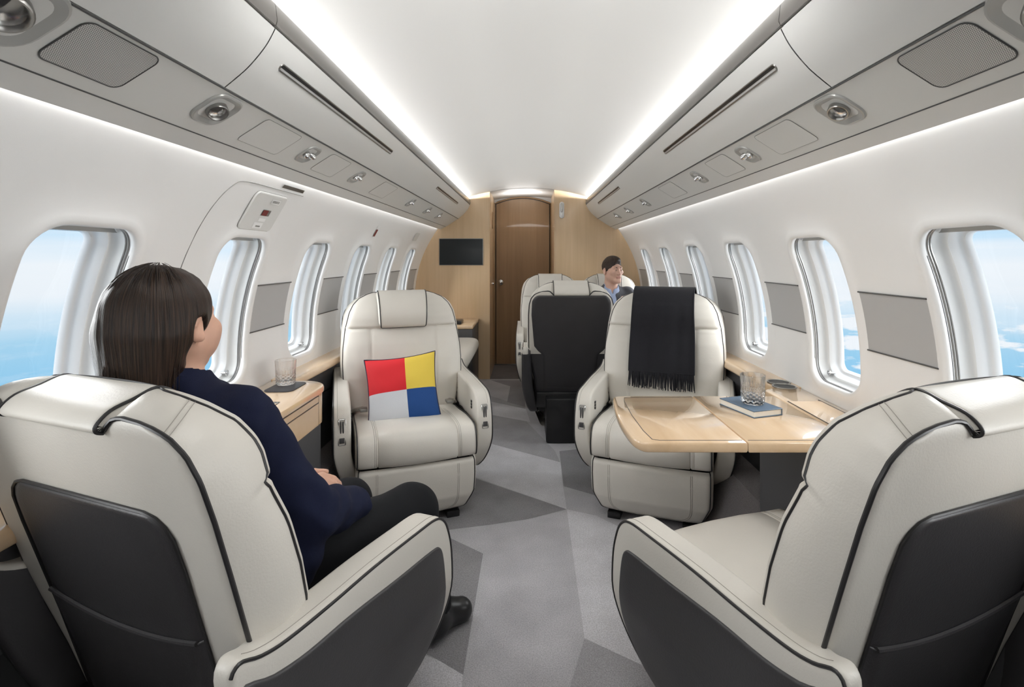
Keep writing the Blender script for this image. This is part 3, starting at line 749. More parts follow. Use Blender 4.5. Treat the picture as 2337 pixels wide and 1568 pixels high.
# right cabinet and folding table
t = thing('side_cabinet', 'grey fronted side cabinet under the folding table, with cup holders', 'cabinet')
cab_top(1, .932, 1.055, 2.055, .05, ZT, .030, t)
cab_body(1, .85, 1.06, 1.90, .03, .262, ZT - .032, M['cpanel'], 'base_panel', t)
cab_body(1, .940, 1.90, 2.05, .03, .262, ZT - .032, M['cpanel'], 'rear_panel', t)
obj('table_lid', *rbox(.945, 1.064, 1.10, 1.86, ZT - .001, ZT + .0015, .0008, 1), M['maple'], t)
ln = MB(); ln.add(*tube([(1.066, 1.08, ZT + .001), (1.066, 1.88, ZT + .001)], .0013, 5)); ln.add(*tube([(.944, 1.10, ZT + .0015), (.944, 1.86, ZT + .0015)], .0013, 5)); ln.build('lid_gap', M['line'], t)
for yy, xx in ((1.955, .985), (2.10, .995)):
    h = MB(); v, f = lathe([(.040, .0005), (.040, .003), (.036, .003), (.034, .001), (.033, .0005), (.0001, .0004)], 28)
    pass
for (u, v_) in ((1777, 873), (1790, 883)):
    k = (EYE - ZT) / (v_ - 588); cx_, cy_ = (u - 1205) * k, 1168.5 * k
    v, f = lathe([(.046, .0005), (.046, .004), (.041, .004), (.040, .0022)], 28); hr = obj('cup_holder', [(cx_ + a, cy_ + b, ZT + c) for a, b, c in v], f, M['metal'], t)
    v, f = lathe([(.041, .0022), (.0001, .0021)], 28); obj('cup_well', [(cx_ + a, cy_ + b, ZT + c) for a, b, c in v], f, M['screen'], hr)
tb = thing('folding_table', 'glossy maple folding table extended from the right wall over the seat', 'table', (0, 0, 0))
TY0, TY1 = 1.442, 1.930
def rc_poly(P, rs, n=5):
    out = []
    m = len(P)
    for i in range(m):
        p = Vector(P[i]); a = (Vector(P[i - 1]) - p); b = (Vector(P[(i + 1) % m]) - p); r = rs[i]
        if r <= 0: out.append(tuple(p)); continue
        pa = p + a.normalized() * r; pb = p + b.normalized() * r
        for k in range(n + 1):
            t_ = k / n; q = pa * (1 - t_) ** 2 + p * 2 * t_ * (1 - t_) + pb * t_ * t_; out.append(tuple(q))
    return out
def leaf(lp, name):
    return obj(name, *sweep(lp, [(ZT - .027, .004), (ZT - .024, .001), (ZT - .016, 0), (ZT - .006, .0), (ZT - .0015, .0012), (ZT + .001, .004)], 'z'), M['maple'], tb, angle=60)
edge = [(p[0], p[1]) for p in smooth_path([(.352, TY0, 0), (.325, TY0 + .006, 0), (.305, TY0 + .045, 0), (.296, TY0 + .13, 0), (.295, TY0 + .24, 0), (.302, TY0 + .35, 0), (.313, TY1 - .045, 0), (.324, TY1 - .010, 0), (.350, TY1, 0)], 5)]
a = leaf([(.6190, TY0)] + edge + [(.6190, TY1)], 'table_leaf')
b = leaf([(.6210, TY0), (.929, TY0), (.929, TY1), (.6210, TY1)], 'table_leaf')
def inl(P, par): obj('inlay_line', *tube([(x, y, ZT + .0008) for x, y in P], .0014, 5), M['line'], par)
inl([(.612, TY0 + .020), (.375, TY0 + .020), (.357, TY0 + .028), (.348, TY0 + .10), (.344, TY0 + .25), (.350, TY1 - .07), (.358, TY1 - .022), (.612, TY1 - .018)], a); inl([(.628, TY0 + .020), (.925, TY0 + .020)], b)
obj('support_arm', *rbox(.66, .90, 1.60, 1.66, ZT - .075, ZT - .036, .004, 2), M['metal'], tb)

# ================================================================== chairs
def make_chair(ztop=1.0, full_dark=False, arms=(-1, 1)):
    """faces -Y, origin on the floor; returns the root Empty"""
    root = bpy.data.objects.new('cabin_chair', None); C.objects.link(root)
    ZB = .16
    kz = lambda z: z if z < .80 else .80 + (z - .80) * (ztop - .80) / .20
    hwF = [(.16, .235), (.40, .262), (.50, .287), (.575, .303), (.65, .306), (.72, .304), (.82, .292), (.90, .272), (.94, .252), (.97, .222), (.99, .18), (1.0, .145)]
    hwR = [(.16, .235), (.40, .262), (.50, .290), (.576, .305), (.7, .307), (.8, .307), (.865, .302), (.905, .288), (.93, .262), (.945, .22), (.95, .17)]
    yFt = [(.16, .03), (.40, -.02), (.575, .0), (.65, .018), (.74, .045), (.80, .072), (.83, .074), (.87, .082), (.94, .108), (1.0, .150)]
    def yR(z): return .135 + (z - .56) * .28
    nr, nc = 110, 61
    fs = [1 - (1 - i / (nr - 1)) ** 1.35 for i in range(nr)]
    def FP(i, j):
        z = .16 + .84 * fs[i]; hw = interp(hwF, z); u = -1 + 2 * j / (nc - 1); u = math.copysign(abs(u) ** .85, u); x = u * hw
        y = interp(yFt, z); w = 1 - u * u
        y -= .020 * w ** .6 if w > 0 else 0
        if z > .815: y -= .010 * math.exp(-((z - .90) / .06) ** 2)
        y += .010 * math.exp(-((z - .816) / .007) ** 2)
        if z < .815:
            y += .007 * math.exp(-((abs(x) - .168 + .05 * max(0, .6 - z)) / .006) ** 2)
            y -= .008 * math.exp(-((abs(x) - .235) / .05) ** 2)
        d = min(hw - abs(x), 1.0 - z)
        if d < .03: y += .014 * (1 - math.sqrt(max(0, 1 - (1 - d / .03) ** 2)))
        return Vector((x, y, kz(z)))
    def RP(i, j, off=0):
        z = .16 + .79 * fs[i]; hw = interp(hwR, z); u = -1 + 2 * j / (nc - 1); u = math.copysign(abs(u) ** .85, u); x = u * hw
        if z > .90: z -= .026 * (1 / (1 + math.exp((abs(x) - .140) / .006))) * (z - .90) / .05
        y = yR(z); d = min(hw - abs(x), .95 - z)
        if d < .025: y -= .008 * (1 - math.sqrt(max(0, 1 - (1 - d / .025) ** 2)))
        return Vector((x, y, z))
    v, f = grid(FP, nr, nc)
    bF = [i * nc for i in range(nr)] + [(nr - 1) * nc + j for j in range(1, nc)] + [i * nc + nc - 1 for i in range(nr - 2, -1, -1)]
    frontloop = [Vector(v[i]) for i in bF]
    v2, f2 = grid(RP, nr, nc); rearloop = [Vector(v2[i]) for i in bF]
    obj('back_cushion', v, f, M['cream'], root, angle=70)
    # side and top band, bulging, then the rear shell
    ns = 8; m = len(bF)
    def SP(i, j):
        t = j / ns; a, b = frontloop[i], rearloop[i]; p = a.lerp(b, t)
        o = Vector((p.x, 0, (p.z - .55) * .6)); o = o.normalized() if o.length > 0 else o
        zz = max(0, min(1, (p.z - .3) / .2))
        return p + o * .012 * math.sin(PI * t) + Vector((0, 0, 0))
    sb = MB().add(*grid(SP, m, ns + 1)); sb.add(v2, f2)
    if full_dark:
        sb.m = [1 if sum(sb.v[i][2] for i in q) / 4 < .545 else 0 for q in sb.f]
        sb.build('back_shell', None, root, angle=60, mats=[M['cream'], M['dark']])
    else: sb.build('back_shell', M['cream'], root, angle=60)
    obj('front_piping', *tube(frontloop[int(nr * .28):-int(nr * .28):2], .0029, 7), M['pipe'], root)
    obj('rear_piping', *tube([p + Vector((0, .001, 0)) for p in rearloop[int(nr * .1):-int(nr * .1):2]], .0038, 8), M['pipe'], root)
    # double stitching across the top band
    st = MB()
    for s in (-1, 1):
        for dx in (0, .012):
            x = s * (.198 + dx); P = []
            i = min(range(m), key=lambda q: (frontloop[q].x - x) ** 2 + (frontloop[q].z - kz(.985)) ** 2 * 4)
            st.add(*tube([Vector(SP(i, j)) * 1.0 + Vector((0, 0, .0006)) for j in range(ns + 1)], .0007, 4))
    st.build('top_stitching', M['stitch'], root)
    # dark inset on the back
    def overlay(name, hw, z0, z1, rad, off, mtl, ztf=None, n1=60, n2=33):
        def P(i, j):
            t = i / (n1 - 1); u = -1 + 2 * j / (n2 - 1)
            z = z0 + (z1 - z0) * (1 - (1 - t) ** 1.3); w = interp(hw, z); dd = z1 - z
            if dd < rad: w -= rad * (1 - math.sqrt(max(0, 1 - (1 - dd / rad) ** 2)))
            x = u * w; zz = z + (ztf(x) * t if ztf else 0)
            edge = (i == n1 - 1 or i == 0 or j in (0, n2 - 1)); e2 = (i == n1 - 2 or j in (1, n2 - 2))
            return Vector((x, yR(zz) + (-.004 if edge else (off * .75 if e2 else off)), zz))
        return obj(name, *grid(P, n1, n2), mtl, root, angle=70), P, n1, n2
    if full_dark:
        overlay('rear_panel', [(.105, .19), (.16, .19), (.54, .205), (.57, .245), (.60, .272), (.80, .292), (.95, .285)], .105, .925, .055, .010, M['dark'])
        ob, P, n1, n2 = overlay('pocket', [(.105, .188), (.33, .188)], .106, .33, .004, .013, M['dark'])
    else:
        ob, P, n1, n2 = overlay('rear_panel', [(.17, .195), (.45, .208), (.7, .218), (.8, .216)], .17, .792, .055, .007, M['dark'])
        dip = lambda x: -.030 * (1 - (x / .21) ** 2)
        ob, P, n1, n2 = overlay('pocket', [(.17, .193), (.57, .214)], .171, .560, .004, .013, M['dark'], dip)
        obj('pocket_edge', *tube([P(n1 - 2, j) for j in range(1, n2 - 1)], .0045, 7), M['dark'], root)
        obj('panel_edge', *tube([Vector((u, yR(z) + .003, z)) for u, z in [(-.218, .30), (-.212, .5), (-.2175, .70)] + [(-.2165 + .055 * (1 - math.cos(a)), .737 + .055 * math.sin(a)) for a in (.3, .7, 1.1, 1.57)] + [(.2165 - .055 * (1 - math.cos(a)), .737 + .055 * math.sin(a)) for a in (1.57, 1.1, .7, .3)] + [(.2175, .70), (.212, .5), (.218, .30)]], .003, 6), M['pipe'], root)
    # headrest pad folded over the top
    T = ztop
    path = [(.052, .818), (.032, .824), (.024, .845), (.026, .89), (.045, .945), (.080, T - .012), (.118, T + .010), (.155, T + .008), (.195, T - .016 if T > .99 else T - .012), (.230, .962), (.250, .940), (.249, .926), (.236, .920)]
    if T < .99: path = [(.056, .805), (.040, .812), (.034, .83), (.040, .865), (.066, .905), (.098, T - .040), (.130, T - .010), (.160, T + .004), (.196, T - .006), (.230, .956), (.250, .938), (.249, .926), (.236, .920)]
    pt = smooth_path([(a, b, 0) for a, b in path], 4); n = len(pt); nx = 25
    def HP(i, j):
        p = pt[i]; a = pt[max(i - 1, 0)]; b = pt[min(i + 1, n - 1)]; t = (b - a).normalized(); nrm = Vector((-t.y, t.x, 0))
        u = -1 + 2 * j / (nx - 1); w = .122 + .014 * min(1, i / (n * .45)); x = math.copysign(abs(u) ** .8, u) * w
        e = max(0, 1 - (w - abs(x)) / .018); dr = .013 * (1 - math.sqrt(max(0, 1 - e * e))) + (.012 if j in (0, nx - 1) else 0)
        q = p - nrm * dr * 1.0
        return Vector((x, q.x, q.y))
    hd = obj('headrest', *grid(HP, n, nx), M['cream'], root, angle=70)
    e1 = [HP(i, 1) for i in range(1, n - 1)]; e2 = [HP(i, nx - 2) for i in range(1, n - 1)]
    obj('headrest_piping', *tube([p for p in reversed(e1)] + [HP(1, j) for j in range(2, nx - 2)] + e2, .0028, 7), M['pipe'], root)
    # seat cushion, leg panel
    pr = [(p[0], p[1]) for p in smooth_path([(-.03, .30, 0), (-.25, .295, 0), (-.44, .293, 0), (-.487, .298, 0), (-.503, .325, 0), (-.503, .37, 0), (-.485, .412, 0), (-.44, .434, 0), (-.30, .432, 0), (-.15, .415, 0), (-.01, .405, 0), (.03, .39, 0), (.03, .33, 0)], 5, True)]
    sts = [(-.262, .022), (-.260, .012), (-.255, .005), (-.245, .001), (-.22, 0), (-.176, -.001), (-.172, .0035), (-.168, -.002), (-.10, -.006), (0, -.008), (.10, -.006), (.168, -.002), (.172, .0035), (.176, -.001), (.22, 0), (.245, .001), (.255, .005), (.260, .012), (.262, .022)]
    obj('seat_cushion', *sweep(pr, sts), M['cream'], root, angle=60)
    sp_ = [p for p in inset(pr, .005) if p[1] > .34 or p[0] < -.46]
    idx = [k for k in range(len(pr)) if (pr[k][0] < .0 and (pr[k][1] > .36 or pr[k][0] < -.45))]
    for s in (-1, 1): obj('seat_piping', *tube([(s * .256, inset(pr, .003)[k][0], inset(pr, .003)[k][1]) for k in idx], .003, 7), M['pipe'], root)
    lo = []
    zz = [.285, .283, .27, .2, .12, .07, .035, .03]; 
    lpz = [(.258, .284), (.262, .26), (.260, .15), (.252, .12), (.222, .055), (.208, .036), (.190, .03)]
    nn = 14; rows = []
    L = [(w, z) for w, z in lpz]
    sm = smooth_path([(w, z, 0) for w, z in L], 5)
    yl = [(.03, -.40), (.06, -.452), (.12, -.478), (.22, -.487), (.27, -.482), (.285, -.465)]
    def LP(i, j):
        w, z = sm[i][0], sm[i][1]; u = -1 + 2 * j / 40; x = math.copysign(abs(u) ** .8, u) * w
        e = max(0, 1 - (w - abs(x)) / .025); y = interp(yl, z) - .010 * (1 - u * u) + .022 * (1 - math.sqrt(max(0, 1 - e * e)))
        return Vector((x, y, z))
    v, f = grid(LP, len(sm), 41); mm = MB().add(v, f)
    bl = [i * 41 for i in range(len(sm))]; 
    vv = [v[i] for i in bl] + [v[i + 40] for i in bl]
    for s, col in ((-1, 0), (1, 40)):
        a_ = [Vector(v[i * 41 + col]) for i in range(len(sm))]; mm.add(*grid(lambda i, j: a_[i] if j == 0 else Vector((a_[i].x, -.10, a_[i].z)), len(sm), 2))
    mm.add([(x * .19, y, .03) for x in (-1, 1) for y in (-.40, -.1)], [(0, 1, 3, 2)]); mm.build('leg_panel', M['cream'], root, angle=60)
    for s in (-1, 1):
        a_ = [Vector(v[i * 41 + (1 if s < 0 else 39)]) for i in range(len(sm))]
        obj('leg_panel_piping', *tube(a_, .0028, 6), M['pipe'], root)
    stt = MB()
    for dx in (0, .007):
        P = [(-.172 - dx, .285), (-.172 - dx, .15), (-.165 - dx, .09), (-.14 - dx * .6, .066 - dx), (-.1, .06 - dx), (.1, .06 - dx), (.14 + dx * .6, .066 - dx), (.165 + dx, .09), (.172 + dx, .15), (.172 + dx, .285)]
        Q = smooth_path([(a, b, 0) for a, b in P], 5); out = []
        for q in Q:
            w = interp(sorted([(z, w) for w, z in lpz]), q[1]); u = q[0] / w
            out.append((q[0], interp(yl, q[1]) - .010 * (1 - min(1, abs(u) ** 1.25) ** 2) - .0008, q[1]))
        stt.add(*tube(out, .0008, 4))
        for s in (-1, 1):
            ln_ = [(s * (.183 + dx - .004), pr[k][0] - (.0012 if pr[k][1] < .40 else 0), pr[k][1] + (.0012 if pr[k][1] > .40 else 0)) for k in range(len(pr)) if pr[k][0] < -.10 and (pr[k][1] > .40 or pr[k][0] < -.49)]
            stt.add(*tube(ln_, .0008, 4))
    stt.build('stitching', M['stitch'], root)
    # pedestal, feet
    obj('pedestal', *rbox(-.18, .18, -.36, .19, .004, .28, .01, 2), M['black'], root)
    obj('seat_pan', *rbox(-.25, .25, -.40, .10, .20, .30, .01, 2), M['black'], root)
    for s in (-1, 1): obj('foot', *rbox(s * .165 - .03, s * .165 + .03, -.43, -.365, 0, .03, .004, 2), M['black'], root)
    # arms
    apr = [(p[0], p[1]) for p in smooth_path([(.190, .602, 0), (.150, .586, 0), (.10, .576, 0), (0, .571, 0), (-.12, .569, 0), (-.27, .560, 0), (-.355, .552, 0), (-.395, .530, 0), (-.418, .49, 0), (-.434, .43, 0), (-.436, .34, 0), (-.410, .265, 0), (-.362, .205, 0), (-.29, .168, 0), (-.1, .150, 0), (.01, .155, 0), (.075, .21, 0), (.135, .34, 0), (.185, .48, 0), (.207, .575, 0)], 4, True)]
    def xt(x, z):   # arms lean inwards towards the bottom
        return x - math.copysign(.055 * max(0, (.36 - z) / .21) ** 1.5, x)
    for s in arms:
        ar = MB(); v, f = sweep(apr, [(s * c, d) for c, d in edge_st(.278, .352, .012, 4)]); v, f = ring_caps(v, f, len(apr), (0, 9)); v = [(xt(x, z) + (s * .034 * min(1, max(0, (y - .09) / .11)) if abs(x) < .30 else 0), y, z) for x, y, z in v]
        fmi = []
        nq = 9 * len(apr)
        for qi, q in enumerate(f):
            cy_ = sum(v[i][1] for i in q) / len(q); cz_ = sum(v[i][2] for i in q) / len(q); fmi.append(1 if (qi < nq and cy_ > .0 and cz_ < .548 and cz_ < .56 - (.2 - cy_) * .2 and cy_ > .02 and cz_ > .10 and not (abs(sum(v[i][0] for i in q) / len(q)) < .283) and (cy_ > .05)) else 0)
            xm = abs(sum(v[i][0] for i in q) / len(q))
            if qi >= nq and xm < .325 and ((cz_ < .41 and cy_ > -.36) or cy_ > .0): fmi[-1] = 1
            if full_dark and cz_ < .545 and cy_ > -.30: fmi[-1] = 1
        a_ = obj('armrest', v, f, None, root, angle=50, mats=[M['cream'], M['dark']], fm=fmi)
        ol = inset(apr, .003); k0 = min(range(len(ol)), key=lambda k: (ol[k][0] + .30) ** 2 + (ol[k][1] - .17) ** 2)
        lp = [k for k in range(-3, k0 + 1)]
        obj('arm_piping', *tube([(xt(s * .350, ol[k][1]), ol[k][0], ol[k][1]) for k in lp], .0030, 7), M['pipe'], a_)
        obj('arm_stitching', *tube([(xt(s * .333, ol[k][1]), apr[k][0] + (0 if apr[k][1] > .5 else -.0004), apr[k][1] + (.0004 if apr[k][1] > .5 else 0)) for k in range(2, int(k0 * .62))], .0006, 4), M['stitch'], a_)
        il = inset(apr, .002)
        kk = [k for k in range(len(il)) if .02 < il[k][0] and il[k][1] > .5]
        obj('arm_inner_piping', *tube([(s * .281, .012, .43), (s * .280, .008, .50), (s * .282, .006, .555), (s * .290, .005, .568)], .003, 6), M['pipe'], a_)
        # dark inset outside: offset outline, rear and bottom run out
        ip = [(p[0], p[1]) for p in smooth_path([(.190, .560, 0), (.130, .540, 0), (.06, .526, 0), (-.05, .518, 0), (-.195, .500, 0), (-.33, .486, 0), (-.368, .474, 0), (-.385, .44, 0), (-.396, .36, 0), (-.392, .29, 0), (-.366, .235, 0), (-.31, .185, 0), (-.1, .165, 0), (.0, .168, 0), (.065, .22, 0), (.125, .34, 0), (.172, .46, 0)], 4, True)]
        v, f = sweep(ip, [(s * .345, 0), (s * .3535, 0), (s * .3555, .002), (s * .3565, .006)]); v, f = ring_caps(v, f, len(ip), (3,)); v = [(xt(x, z), y, z) for x, y, z in v]
        obj('arm_side_panel', v, f, M['dark'], a_, angle=50)
        # recessed handle on the front of the arm, with bezel
        def fy(z): return interp([(.34, -.436), (.43, -.434), (.49, -.418), (.53, -.395)], z)
        lp = rrect(s * .315 - .0165, s * .315 + .0165, .392, .500, .006, 4); nb = len(lp)
        prof_ = [(0, .002), (0, -.003), (.002, -.0045), (.005, -.0035), (.0055, .0)]; R_ = [inset(lp, a) for a, b in prof_]
        rc = obj('control_bezel', *grid(lambda i, j: (R_[j][i][0], fy(R_[j][i][1]) + prof_[j][1], R_[j][i][1]), nb, len(prof_), True), M['metal'], a_)
        rr = inset(lp, .005); obj('control_recess', [(p[0], fy(p[1]) - .0012, p[1]) for p in rr], [tuple(range(nb))], M['black'], a_, smooth=False)
        hh = MB(); hh.add(*rbox(s * .315 - .008, s * .315 - .002, fy(.46) - .006, fy(.46) + .004, .43, .492, .001, 1)); hh.add(*rbox(s * .315 + .002, s * .315 + .008, fy(.46) - .006, fy(.46) + .004, .43, .492, .001, 1)); hh.add(*rbox(s * .315 - .0105, s * .315 + .0105, fy(.42) - .006, fy(.42) + .003, .402, .424, .002, 2))
        hh.build('control_lever', M['lever'], a_)
        bt = MB()
        for k in range(3): bt.add(*rbox(s * .2755 - .002, s * .2755 + .003, -.332 + 0, -.318, .46 + .014 * k, .471 + .014 * k, .001, 1))
        bt.build('control_buttons', M['black'], a_)
        # seat belt ends
        bl_ = MB(); bl_.add(*tube([(s * .262, -.03, .415), (s * .245, -.07, .435), (s * .215, -.10, .446)], [.010, .011, .012], 8)); 
        bl_.build('seat_belt', M['stitch'], root)
        obj('buckle', *rbox(s * .212 - .018, s * .212 + .018, -.145, -.095, .440, .455, .004, 2), M['metal'], root)
    return root
def put(o, x, y, deg, label, sc=None):
    o.location = (x, y, 0); o.rotation_euler = (0, 0, math.radians(deg))
    if sc: o.scale = sc
    tag(o, label, 'chair', 'cream leather cabin chairs')
    return o
far = make_chair(1.0); near = make_chair(.972)
put(far, -.648, 2.690, 20.7, 'cream leather chair facing us with the colour-block cushion on it')
r1 = put(copy_tree(far), .697, 2.676, -20.7, 'cream leather chair facing us with the black throw over its back')
put(near, -.679, 1.046, 159.1, 'cream leather chair with charcoal back panel that the woman sits in')
r0 = put(copy_tree(near), .699, 1.033, 200.9, 'empty cream and charcoal chair at near right, seen from behind')
dk = make_chair(1.0, True); put(dk, .275, 3.44, 180, 'chair with full charcoal back turned away, in the aisle centre', (.885, .885, 1.03))
fl_ = make_chair(1.0); put(fl_, .195, 4.43, 0, 'cream chair facing us just behind the charcoal backed chair', (.83, .83, 1.035))
fr_ = make_chair(1.0, arms=(1,)); put(fr_, .722, 4.47, 0, 'cream chair by the bulkhead that the man sits in', (.83, .83, 1.035))

# divan and its end console on the left
t = thing('divan', 'cream leather divan along the left wall near the bulkhead', 'sofa')
def pro(x0, zt, nose):
    return [(p[0], p[1]) for p in smooth_path([(-.98, .32, 0), (-.98, .48, 0), (-.75, .495, 0), (-.53, .500, 0), (-.450, .490, 0), (-.425, .455, 0), (-.432, .41, 0), (-.48, .33, 0), (-.55, .21, 0), (-.60, .155, 0), (-.95, .155, 0)], 4, True)]
obj('seat_cushion', *sweep(pro(0, 0, 0), edge_st(3.45, 4.44, .02, 4), 'y'), M['cream'], t)
obj('backrest', *sweep([(p[0], p[1]) for p in smooth_path([(-.95, .50, 0), (-.80, .51, 0), (-.83, .65, 0), (-.89, .80, 0), (-.93, .84, 0), (-.953, .78, 0), (-.953, .62, 0)], 4, True)], edge_st(3.46, 4.42, .02, 3), 'y'), M['cream'], t)
obj('base', *rbox(-.95, -.66, 3.48, 4.42, 0, .158, .004, 1), M['cpanel'], t)
obj('piping', *tube([(a, 3.452, b) for a, b in inset(pro(0, 0, 0), .01)], .003, 6, True), M['pipe'], t)
t = thing('end_console', 'grey end console with maple top between divan and bulkhead', 'cabinet')
obj('body', *rbox(-.94, -.485, 4.46, YB - .002, 0, .565, .004, 2), M['cpanel'], t)
obj('wooden_top', *rbox(-.948, -.478, 4.45, YB - .002, .566, .600, .012, 3), M['maple'], t)
t = thing('telephone', 'small black handset lying on the end console by the bulkhead', 'telephone', (-.63, 4.60, .600))
obj('handset', *rbox(-.04, .04, -.09, .09, 0, .03, .010, 3), M['black'], t)

# ================================================================== loose things
def chair_local(x, y, z, cx, cy, deg):
    a = math.radians(deg); return (cx + math.cos(a) * x - math.sin(a) * y, cy + math.sin(a) * x + math.cos(a) * y, z)
# cushion
def cushion():
    n = 48; W = .345; mats = [mat('red_cotton', (.62, .012, .02), .8, bump=.3, bscale=500), mat('yellow_cotton', (.72, .53, .07), .8, bump=.3, bscale=500), mat('pale_cotton', (.60, .62, .66), .8, bump=.3, bscale=500), mat('blue_cotton', (.005, .055, .22), .8, bump=.3, bscale=500)]
    mb = MB(); 
    for sgn in (-1, 1):
        def P(i, j):
            u, v = -1 + 2 * i / n, -1 + 2 * j / n
            pin = 1 - .085 * (1 - u * u) * v ** 4; pin2 = 1 - .085 * (1 - v * v) * u ** 4
            h = .058 * ((1 - abs(u) ** 2.4) * (1 - abs(v) ** 2.4)) ** .55 * (1 + .03 * math.sin(7 * u + 3 * v) + .03 * math.sin(9 * v - 2 * u))
            return (u * W / 2 * pin2, sgn * h, v * W / 2 * pin)
        v, f = grid(P, n + 1, n + 1); k = len(mb.v); mb.v += v; mb.f += [tuple(q + k for q in g) for g in f]
        for i in range(n):
            for j in range(n):
                L_, T_ = i < n * .56, j > n * .46
                mb.m.append(0 if (L_ and T_) else 1 if T_ else 2 if L_ else 3)
    return mb, mats, W
mb, mats, W = cushion()
p = chair_local(-.035, -.205, 0, -.648, 2.690, 20.7)
cu = thing('cushion', 'square cushion in plain red, yellow, pale grey and blue blocks on the left chair', 'cushion', (p[0], p[1], .545))
cu.rotation_euler = (math.radians(-24), math.radians(-5.5), math.radians(12))
mb.build('cover', mats=mats, parent=cu)
ed = []
for k in range(96):
    q = k / 24; u, v = [(-1 + 2 * q, -1), (1, -1 + 2 * (q - 1)), (1 - 2 * (q - 2), 1), (-1, 1 - 2 * (q - 3))][int(q)]
    ed.append((u * W / 2 * (1 - .085 * (1 - v * v) * u ** 4), 0, v * W / 2 * (1 - .085 * (1 - u * u) * v ** 4)))
obj('piping', *tube(ed, .0032, 6, True), mat('navy_piping', (.015, .012, .05), .6), cu)
# throw over the right chair
th = thing('throw_blanket', 'black wool throw with fringe draped over the right facing chair', 'blanket', (.697, 2.676, 0), math.radians(-20.7))
path = smooth_path([(.262, .80, 0), (.272, .90, 0), (.266, .965, 0), (.225, .998, 0), (.165, 1.024, 0), (.115, 1.024, 0), (.072, 1.003, 0), (.036, .955, 0), (.014, .90, 0), (.008, .85, 0), (.004, .80, 0), (-.014, .74, 0), (-.038, .66, 0), (-.052, .600, 0)], 8)
n = len(path); nx = 50
def TP(i, j, off=0):
    p = path[i]; a = path[max(i - 1, 0)]; b = path[min(i + 1, n - 1)]; t_ = (b - a).normalized(); nr = Vector((-t_.y, t_.x, 0)) * -1
    if nr.x > 0 and i > n * .5: pass
    u = -1 + 2 * j / (nx - 1); g = i / (n - 1)
    wv = .0028 * math.sin(6 * u + .8) * g + .0022 * math.sin(15 * u + 1.5 * g * 3) * g
    w = .158 + .010 * max(0, (g - .6)) + .002 * math.sin(9 * g)
    s_ = 1 if i < 0 else 1
    q = p + Vector((-1, 0, 0)) * (wv + off) if g > .55 else p + Vector((0, 1, 0)) * (off) if g > .3 else p + Vector((1, 0, 0)) * off
    return Vector((u * w + .003, q.x, q.y))
mb = MB(); mb.add(*grid(lambda i, j: TP(i, j, .004), n, nx)); mb.add(*grid(lambda i, j: TP(i, j, -.001), n, nx))
bl = [(i, 0) for i in range(n)] + [(n - 1, j) for j in range(nx)] + [(i, nx - 1) for i in range(n - 1, -1, -1)] + [(0, j) for j in range(nx - 1, -1, -1)]
mb.add(*tube([TP(i, j, .0015) for i, j in bl], .0036, 6)); mb.build('cloth', M['throw'], th, angle=80)
mb = MB()
for k in range(96):
    u = -1 + 2 * (k + .5) / 96; e = TP(n - 1, int((u + 1) / 2 * (nx - 1)), .001); x = u * .162 + .003
    L_ = .078 + random.uniform(-.010, .010); dx, dy = random.uniform(-.007, .007), random.uniform(-.006, .004)
    mb.add(*tube([(x, e.y, e.z + .004), (x + dx * .3, e.y - .004 + dy, e.z - L_ * .4), (x + dx, e.y - .012 + dy, e.z - L_)], [.0027, .0030, .0022], 5))
fg = mb.build('fringe', M['throw'], th); fg['kind'] = 'stuff'
# tumblers
def tumbler(label, loc):
    t = thing('whisky_glass', label, 'glass', loc, .2, 'cut glass tumblers'); H, R0_, R1_ = .098, .036, .041
    seg = 72; rows = 40; V = []
    def out(i, k):
        z = H * i / rows; r = R0_ + (R1_ - R0_) * z / H; a = 2 * PI * k / seg
        if .006 < z < .046:
            q = (abs(((a * 12 / (2 * PI) + z / .0135) % 1) - .5) + abs(((a * 12 / (2 * PI) - z / .0135) % 1) - .5)) ; r += .0050 * (q - .5) 
        elif z < .078 and z >= .046: r -= .0016 * abs(math.sin(a * 12)) * (1 - (z - .046) / .032)
        if z < .005: r -= .004 * (1 - z / .005)
        return (r * math.cos(a), r * math.sin(a), z)
    v, f = grid(lambda i, k: out(i, k), rows + 1, seg, False, True)
    m = MB().add(v, f)
    inner = [(R1_ - .0005, H + .0008), (R1_ - .002, H), (R0_ - .001, .05), (R0_ - .002, .022), (R0_ - .008, .0175), (.0001, .016)]
    vi = []; 
    for r, z in inner: vi += [(r * math.cos(2 * PI * k / seg), r * math.sin(2 * PI * k / seg), z) for k in range(seg)]
    b = len(m.v); m.v += vi; nI = len(inner)
    for i in range(nI - 1):
        for k in range(seg): m.f.append((b + i * seg + k, b + i * seg + (k + 1) % seg, b + (i + 1) * seg + (k + 1) % seg, b + (i + 1) * seg + k)); m.m.append(0)
    for k in range(seg): m.f.append((rows * seg + k, rows * seg + (k + 1) % seg, b + (k + 1) % seg, b + k)); m.m.append(0)
    m.f.append(tuple(range(seg))); m.m.append(0)
    m.build('tumbler', M['glass'], t, angle=25)
    return t
def at(u, v, z): k = (EYE - z) / (v - 588); return ((u - 1205) * k, 1168.5 * k)
bz = ZT + .001
bc = (.762, 1.758)
bk = thing('book', 'blue grey hardback book on the folding table, under a glass', 'book', (bc[0], bc[1], bz), math.radians(18))
BW, BD, BH = .058, .0845, .023
obj('cover', *MB().add(*rbox(-BW, BW, -BD, BD, 0, .003, .0008, 1)).add(*rbox(-BW, BW, -BD, BD, BH - .003, BH, .0008, 1)).add(*rbox(-BW, -BW + .003, -BD, BD, 0, BH, .001, 1)).v, [], M['book'], bk) if False else None
